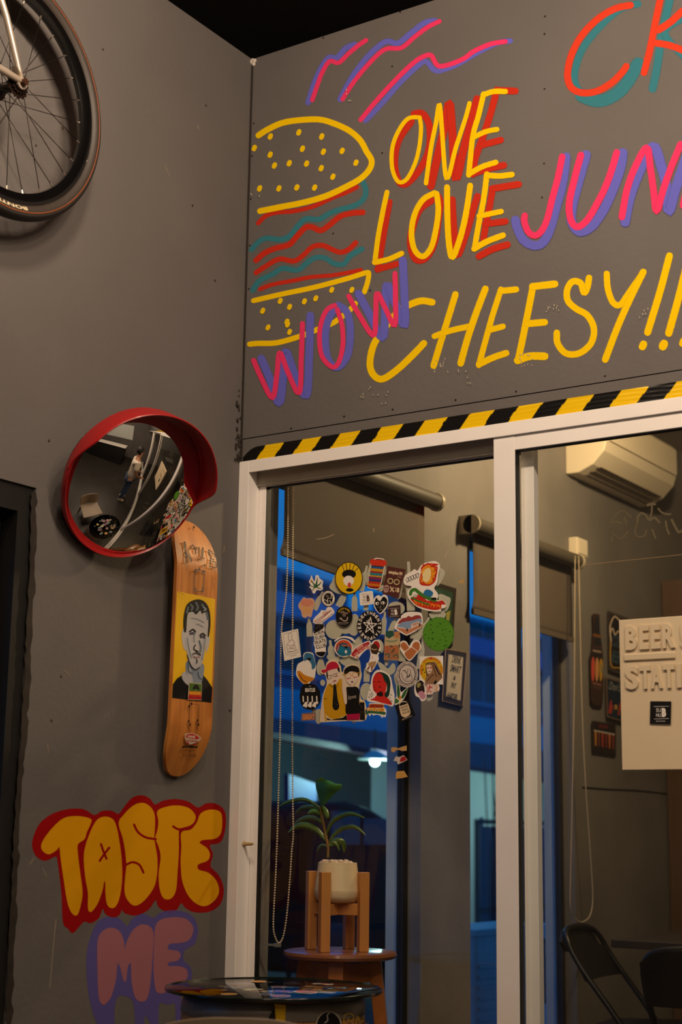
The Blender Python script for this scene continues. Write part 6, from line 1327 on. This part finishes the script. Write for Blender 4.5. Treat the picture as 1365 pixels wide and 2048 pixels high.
for i in range(70):
    an = random.uniform(0, 2*PI); r_ = .18*math.sqrt(random.random()); x, y = r_*math.cos(an), r_*math.sin(an)
    if math.hypot(x, y) > .165: continue
    s_ = random.uniform(.016, .034); c = cols[i % 12]
    a.disc(x, y, s_+.003, s_*.8+.003, (214, 204, 190), n=12, rot=an) if i % 2 else a.poly([(x-s_-.002, y-s_*.7-.002), (x+s_+.002, y-s_*.6), (x+s_, y+s_*.8), (x-s_, y+s_*.6)], (214, 204, 190), smooth=False)
    a.disc(x, y, s_, s_*.8, c, n=12, rot=an); a.disc(x+s_*.2, y-s_*.1, s_*.45, s_*.3, cols[(i*5+3) % 12], n=8); a.line([(x-s_*.5, y-s_*.2), (x+s_*.4, y+s_*.3)], .004, cols[(i*7+1) % 12])
a.build('lid_stickers', M_PRINT, br)
def bmap(x, y, off=0.0):       # photo pixel -> barrel side
    r_ = brad(BT-.08)+.0012+off; d_ = ray(x, y); ox_, oy_ = CAM[0]-BX, CAM[1]-BY
    A2 = d_[0]**2+d_[1]**2; B2 = ox_*d_[0]+oy_*d_[1]; C2 = ox_**2+oy_**2-r_**2; t = (-B2-math.sqrt(max(0, B2*B2-A2*C2)))/A2; return CAM+t*d_
a = Art(bmap, dz=3e-4); a.T = lambda x, y: (x, y)
a.disc(658, 2052, 26, 30, (206, 190, 170)); a.disc(658, 2052, 24, 28, BLK); a.line([(650,2046),(656,2040),(655,2030),(660,2026)], 1.6, (200, 190, 180)); 
for P in ([(690,2048),(688,2036),(694,2028),(704,2028),(708,2036),(702,2042),(696,2038)], [(712,2050),(716,2032),(722,2046),(728,2030)]): a.line(P, 2.4, (176, 140, 50))
for P in ([(725,2052),(732,2040),(724,2036),(730,2026)], [(732,2050),(738,2044)]): a.line(P, 2, (60, 46, 30))
a.build('side_stickers', M_PRINT, br)
tg = thing('hazard_tape_piece', tuple(float(v) for v in bmap(562, 2025)), 'short strip of yellow and black tape stuck over the barrel hoop', 'tape')
a = Art(lambda x, y, o=0: bmap(x, y, .0075+o), dz=3e-4); a.T = lambda x, y: (x, y)
a.poly([(549,2008),(572,2010),(570,2052),(552,2052)], (214, 170, 10), smooth=False); a.poly([(538,2034),(550,2012),(553,2052),(536,2052)], BLK, smooth=False); a.build('strip', M_PRINT, tg)
gt = thing('glass_table_top', (BX, BY, BT), 'round clear glass table top lying on the barrel', 'glass top')
M_GT = mat_glass('green_edge_glass', tint=(.86, .93, .90), ior=1.5)
G().lathe([(.262, 0), (.2645, .0015), (.2645, .0065), (.262, .008), (0, .008)], (BX, BY, BT+.004), 96).out('pane', M_GT, gt, smooth=True)
G().lathe([(.2640, .0), (.2655, .001), (.2655, .0075), (.2640, .0085), (.2640, .0)], (BX, BY, BT+.004), 96).out('edge', mat('dark_glass_edge', (16, 22, 20), .15), gt, smooth='all')
for k in range(3): t = k*2.094+.4; G().lathe([(.008, 0), (.008, .0038), (0, .0038)], (BX+.205*math.cos(t), BY+.205*math.sin(t), BT+.0001), 10).out('pad', M_BLACK, gt)

# ---------------- plastic chair in the foreground (top of its back shows)
FC = CAM+ray(500, 2036)*3.12; zc_ = FC[2]
ch = thing('plastic_chair', (float(FC[0]), float(FC[1]), 0), 'tan plastic chair in the foreground, only the top of its back in view', 'chair')
M_TAN = mat('tan_plastic', (150, 132, 110), .45)
ux = Vector((math.cos(YAW), math.sin(YAW), 0)); uy = Vector((-math.sin(YAW), math.cos(YAW), 0)); o0 = Vector((FC[0], FC[1], 0))
W = lambda a_, b_, z_: o0+ux*a_+uy*b_+Vector((0, 0, z_))
V = []; F = []; N, K = 24, 10
for k in range(2):
    for i in range(N+1):
        u = -1+2*i/N
        for j in range(K+1):
            v = j/K; top = zc_+.002-.06*max(0, abs(u+.12)-.1)**2.2-.035*max(0, abs(u)-.8)/.2; z_ = .44+(top-.44)*v; V.append(W(u*.215*(1-.1*(1-v)), -.03*(1-u*u)+.04*(1-v)+(.012 if k else 0), z_))
n_ = (N+1)*(K+1)
for i in range(N):
    for j in range(K): a_ = i*(K+1)+j; F += [(a_, a_+1, a_+K+2, a_+K+1), (a_+n_, a_+n_+K+1, a_+n_+K+2, a_+n_+1)]
    for j in (0, K): a_ = i*(K+1)+j; F.append((a_, a_+K+1, a_+K+1+n_, a_+n_) if j == 0 else (a_, a_+n_, a_+K+1+n_, a_+K+1))
for j in range(K):
    for i in (0, N): a_ = i*(K+1)+j; F.append((a_, a_+n_, a_+1+n_, a_+1))
obj('backrest', V, F, M_TAN, ch, smooth=True)
V = [W(-.2, .04, .44), W(.2, .04, .44), W(.21, .42, .45), W(-.21, .42, .45)]; G().add(V+[v-Vector((0, 0, .02)) for v in V], [(0,1,2,3),(7,6,5,4),(0,4,5,1),(1,5,6,2),(2,6,7,3),(3,7,4,0)]).out('seat', M_TAN, ch, bevel=.008)
for a_, b_ in ((-.17, .07), (.17, .07), (.18, .38), (-.18, .38)): G().bar(W(a_*1.15, b_+(.04 if b_ > .2 else -.04), 0), W(a_, b_, .425), .03, .03).out('leg', M_TAN, ch, bevel=.004)

# ================================================================== behind the viewer (seen in the mirror)
for i, (x, y, zc_) in enumerate(((.85, 1.62, 3.072), (3.3, -2.6, 3.588), (2.8, -4.4, 3.588))):
    k_ = zc_-3.588+(.07 if zc_ < 3.5 else 0); t = thing('pendant_lamp', (x, y, zc_), 'black pendant lamp hanging from the ceiling, %s' % ('in the rear room', 'above the middle of the front room', 'farthest from the sliding doors')[i], 'lamp', 'pendant lamps')
    G().tube([(x, y, zc_-.001), (x, y, 3.47+k_)], .004, 6).out('cord', M_BLACK, t)
    G().lathe([(.02, .16), (.05, .14), (.11, .06), (.13, 0), (.126, 0), (.105, .058), (.045, .135)], (x, y, 3.33+k_), 32).out('shade', M_BLACK, t, smooth=True)
    G().ball((x, y, 3.385+k_), .035, 14, 8).out('bulb', mat('warm_glow_bulb', (255, 240, 220), .5, emit=(255, 222, 180), es=14), t, smooth='all')
tk = thing('track_light', (2.1, -1.45, 3.588), 'black track on the ceiling with five small spot lamps facing the painted panel', 'lamp')
G().box(.7, 3.5, -1.465, -1.435, 3.50, 3.53).out('track', M_BLACK, tk)
for x in (.8, 3.4): G().tube([(x, -1.45, 3.587), (x, -1.45, 3.53)], .004, 6).out('hanger', M_BLACK, tk)
for x in (.9, 1.5, 2.1, 2.7, 3.3):
    sp = G().lathe([(.012, .10), (.034, .09), (.036, .02), (.034, .02), (.030, .08)], (x, -1.45, 3.39), 20).out('spot', M_BLACK, tk, smooth=True)
    G().ball((x, -1.45, 3.425), .020, 10, 6).out('bulb', MATS['warm_glow_bulb'], sp, smooth='all')
ct = thing('serving_counter', (4.6, -3.4, 0), 'long dark counter with a pale top on the right of the room', 'counter')
G().box(4.3, 4.9, -4.8, -1.4, 0, 1.02).out('body', M_DARK, ct); G().box(4.25, 4.95, -4.85, -1.35, 1.021, 1.06).out('worktop', M_ALU, ct, bevel=.005)
G().box(5.96, 5.999, -4.6, -1.2, 1.3, 2.3).out('menu_board', M_CYW, None); o = bpy.data.objects['menu_board']; recentre(o); tag(o, 'pale menu board on the wall behind the counter', 'board')

def person():
    px_, py_ = 1.98, -.60
    t = thing('person', (px_, py_, 0), 'standing person in a white T-shirt and blue jeans, facing the sliding doors', 'person')
    yaw = math.radians(78)     # facing direction
    f2 = Vector((math.cos(yaw), math.sin(yaw), 0)); r2 = Vector((f2.y, -f2.x, 0))
    P = lambda a_, b_, z_: (px_+r2.x*a_+f2.x*b_, py_+r2.y*a_+f2.y*b_, z_)
    def skin(name, verts, edges, radii, m, root=0, parent=t, sub=2):
        me = bpy.data.meshes.new(name); off = wloc(parent); me.from_pydata([Vector(v)-off for v in verts], edges, []); o = bpy.data.objects.new(name, me); COL.objects.link(o); o.parent = parent
        md = o.modifiers.new('skin', 'SKIN'); md.use_smooth_shade = True
        for i, r_ in enumerate(radii): me.skin_vertices[0].data[i].radius = (r_, r_) if not isinstance(r_, tuple) else r_
        me.skin_vertices[0].data[root].use_root = True
        s_ = o.modifiers.new('sub', 'SUBSURF'); s_.levels = sub; s_.render_levels = sub; me.materials.append(m); return o
    ms = mat('skin', (188, 138, 108), .55)
    V = [P(0,0,.95), P(0,0,1.12), P(0,.01,1.30), P(0,0,1.43), P(0,.005,1.49), P(0,.02,1.56), P(0,.03,1.66),
         P(-.17,0,1.41), P(-.23,.02,1.16), P(-.17,.20,1.05), P(-.14,.27,1.04), P(.17,0,1.41), P(.24,.02,1.16), P(.17,.20,1.06), P(.14,.27,1.05),
         P(-.09,0,.90), P(-.10,.02,.50), P(-.10,-.01,.09), P(-.11,.12,.04), P(.09,0,.90), P(.12,.03,.50), P(.13,0,.09), P(.14,.13,.04)]
    E_2 = [(0,1),(1,2),(2,3),(3,4),(4,5),(5,6),(3,7),(7,8),(8,9),(9,10),(3,11),(11,12),(12,13),(13,14),(0,15),(15,16),(16,17),(17,18),(0,19),(19,20),(20,21),(21,22)]
    R_ = [.085,.085,.11,.09,.055,.075,.088,.062,.045,.034,.032,.062,.045,.034,.032,.09,.06,.042,.038,.09,.06,.042,.038]
    skin('body', V, E_2, R_, ms)
    skin('tshirt', [P(0,0,.86), P(0,0,1.12), P(0,.01,1.30), P(0,0,1.42), P(-.18,0,1.40), P(-.225,.01,1.22), P(.18,0,1.40), P(.232,.01,1.22)], [(0,1),(1,2),(2,3),(3,4),(4,5),(3,6),(6,7)], [.165,.155,.165,.105,.085,.075,.085,.075], mat('white_cotton', (214, 204, 190), .8))
    skin('jeans', [P(0,0,.97), P(-.09,0,.86), P(-.10,.02,.50), P(-.10,-.01,.12), P(.09,0,.86), P(.12,.03,.50), P(.13,0,.12)], [(0,1),(1,2),(2,3),(0,4),(4,5),(5,6)], [.155,.105,.08,.066,.105,.08,.066], mat('blue_denim', (52, 70, 104), .8))
    for sx in (-1, 1):
        skin('shoe', [P(sx*.105+.01,-.05,.05), P(sx*.11+.01,.06,.045), P(sx*.12+.01,.17,.035)], [(0,1),(1,2)], [(.045,.05),(.045,.045),(.04,.034)], M_CYW)
    g = G(); hc = Vector(P(0, .012, 1.665)); g.ball(hc, .105, 20, 12, (1, 1, 1.05)); o = g.out('hair', mat('black_hair', (16, 13, 12), .6), t, smooth='all')
    me = o.data; off = wloc(t)
    for v in me.vertices:
        w_ = v.co+off; d_ = w_-hc
        if d_.dot(f2) > .02 and d_.z < .045: v.co = (hc+Vector((d_.x, d_.y, d_.z))*.72-f2*.02)-off
    g = G()
    for sx in (-1, 1): g.ball(Vector(P(sx*.034, .112, 1.665)), .011, 8, 6)
    g.out('eye', M_BLACK, t, smooth='all'); g = G(); g.ball(Vector(P(0, .128, 1.635)), .014, 8, 6, (.8, 1, 1.5)); g.out('nose', ms, t, smooth='all'); g = G(); g.ball(Vector(P(0, .108, 1.598)), .018, 8, 6, (1.1, .6, .3)); g.out('mouth', mat('lips', (150, 80, 72), .5), t, smooth='all')
    for sx in (-1, 1):
        b_ = Vector(P(sx*.14, .27, 1.045))
        for k in range(4):
            o_ = r2*((k-1.5)*.02); L_ = (.065, .078, .072, .055)[k]
            G().tube([b_+o_, b_+o_+f2*L_*.5+Vector((0, 0, .004)), b_+o_+f2*L_-Vector((0, 0, .018))], [.009, .0085, .007], 7).out('finger', ms, t, smooth='all')
        G().tube([b_-r2*sx*.02, b_-r2*sx*.045+f2*.02+Vector((0, 0, .01)), b_-r2*sx*.05+f2*.05+Vector((0, 0, .012))], [.010, .009, .008], 7).out('thumb', ms, t, smooth='all')
person()
print('objects', len(bpy.data.objects))
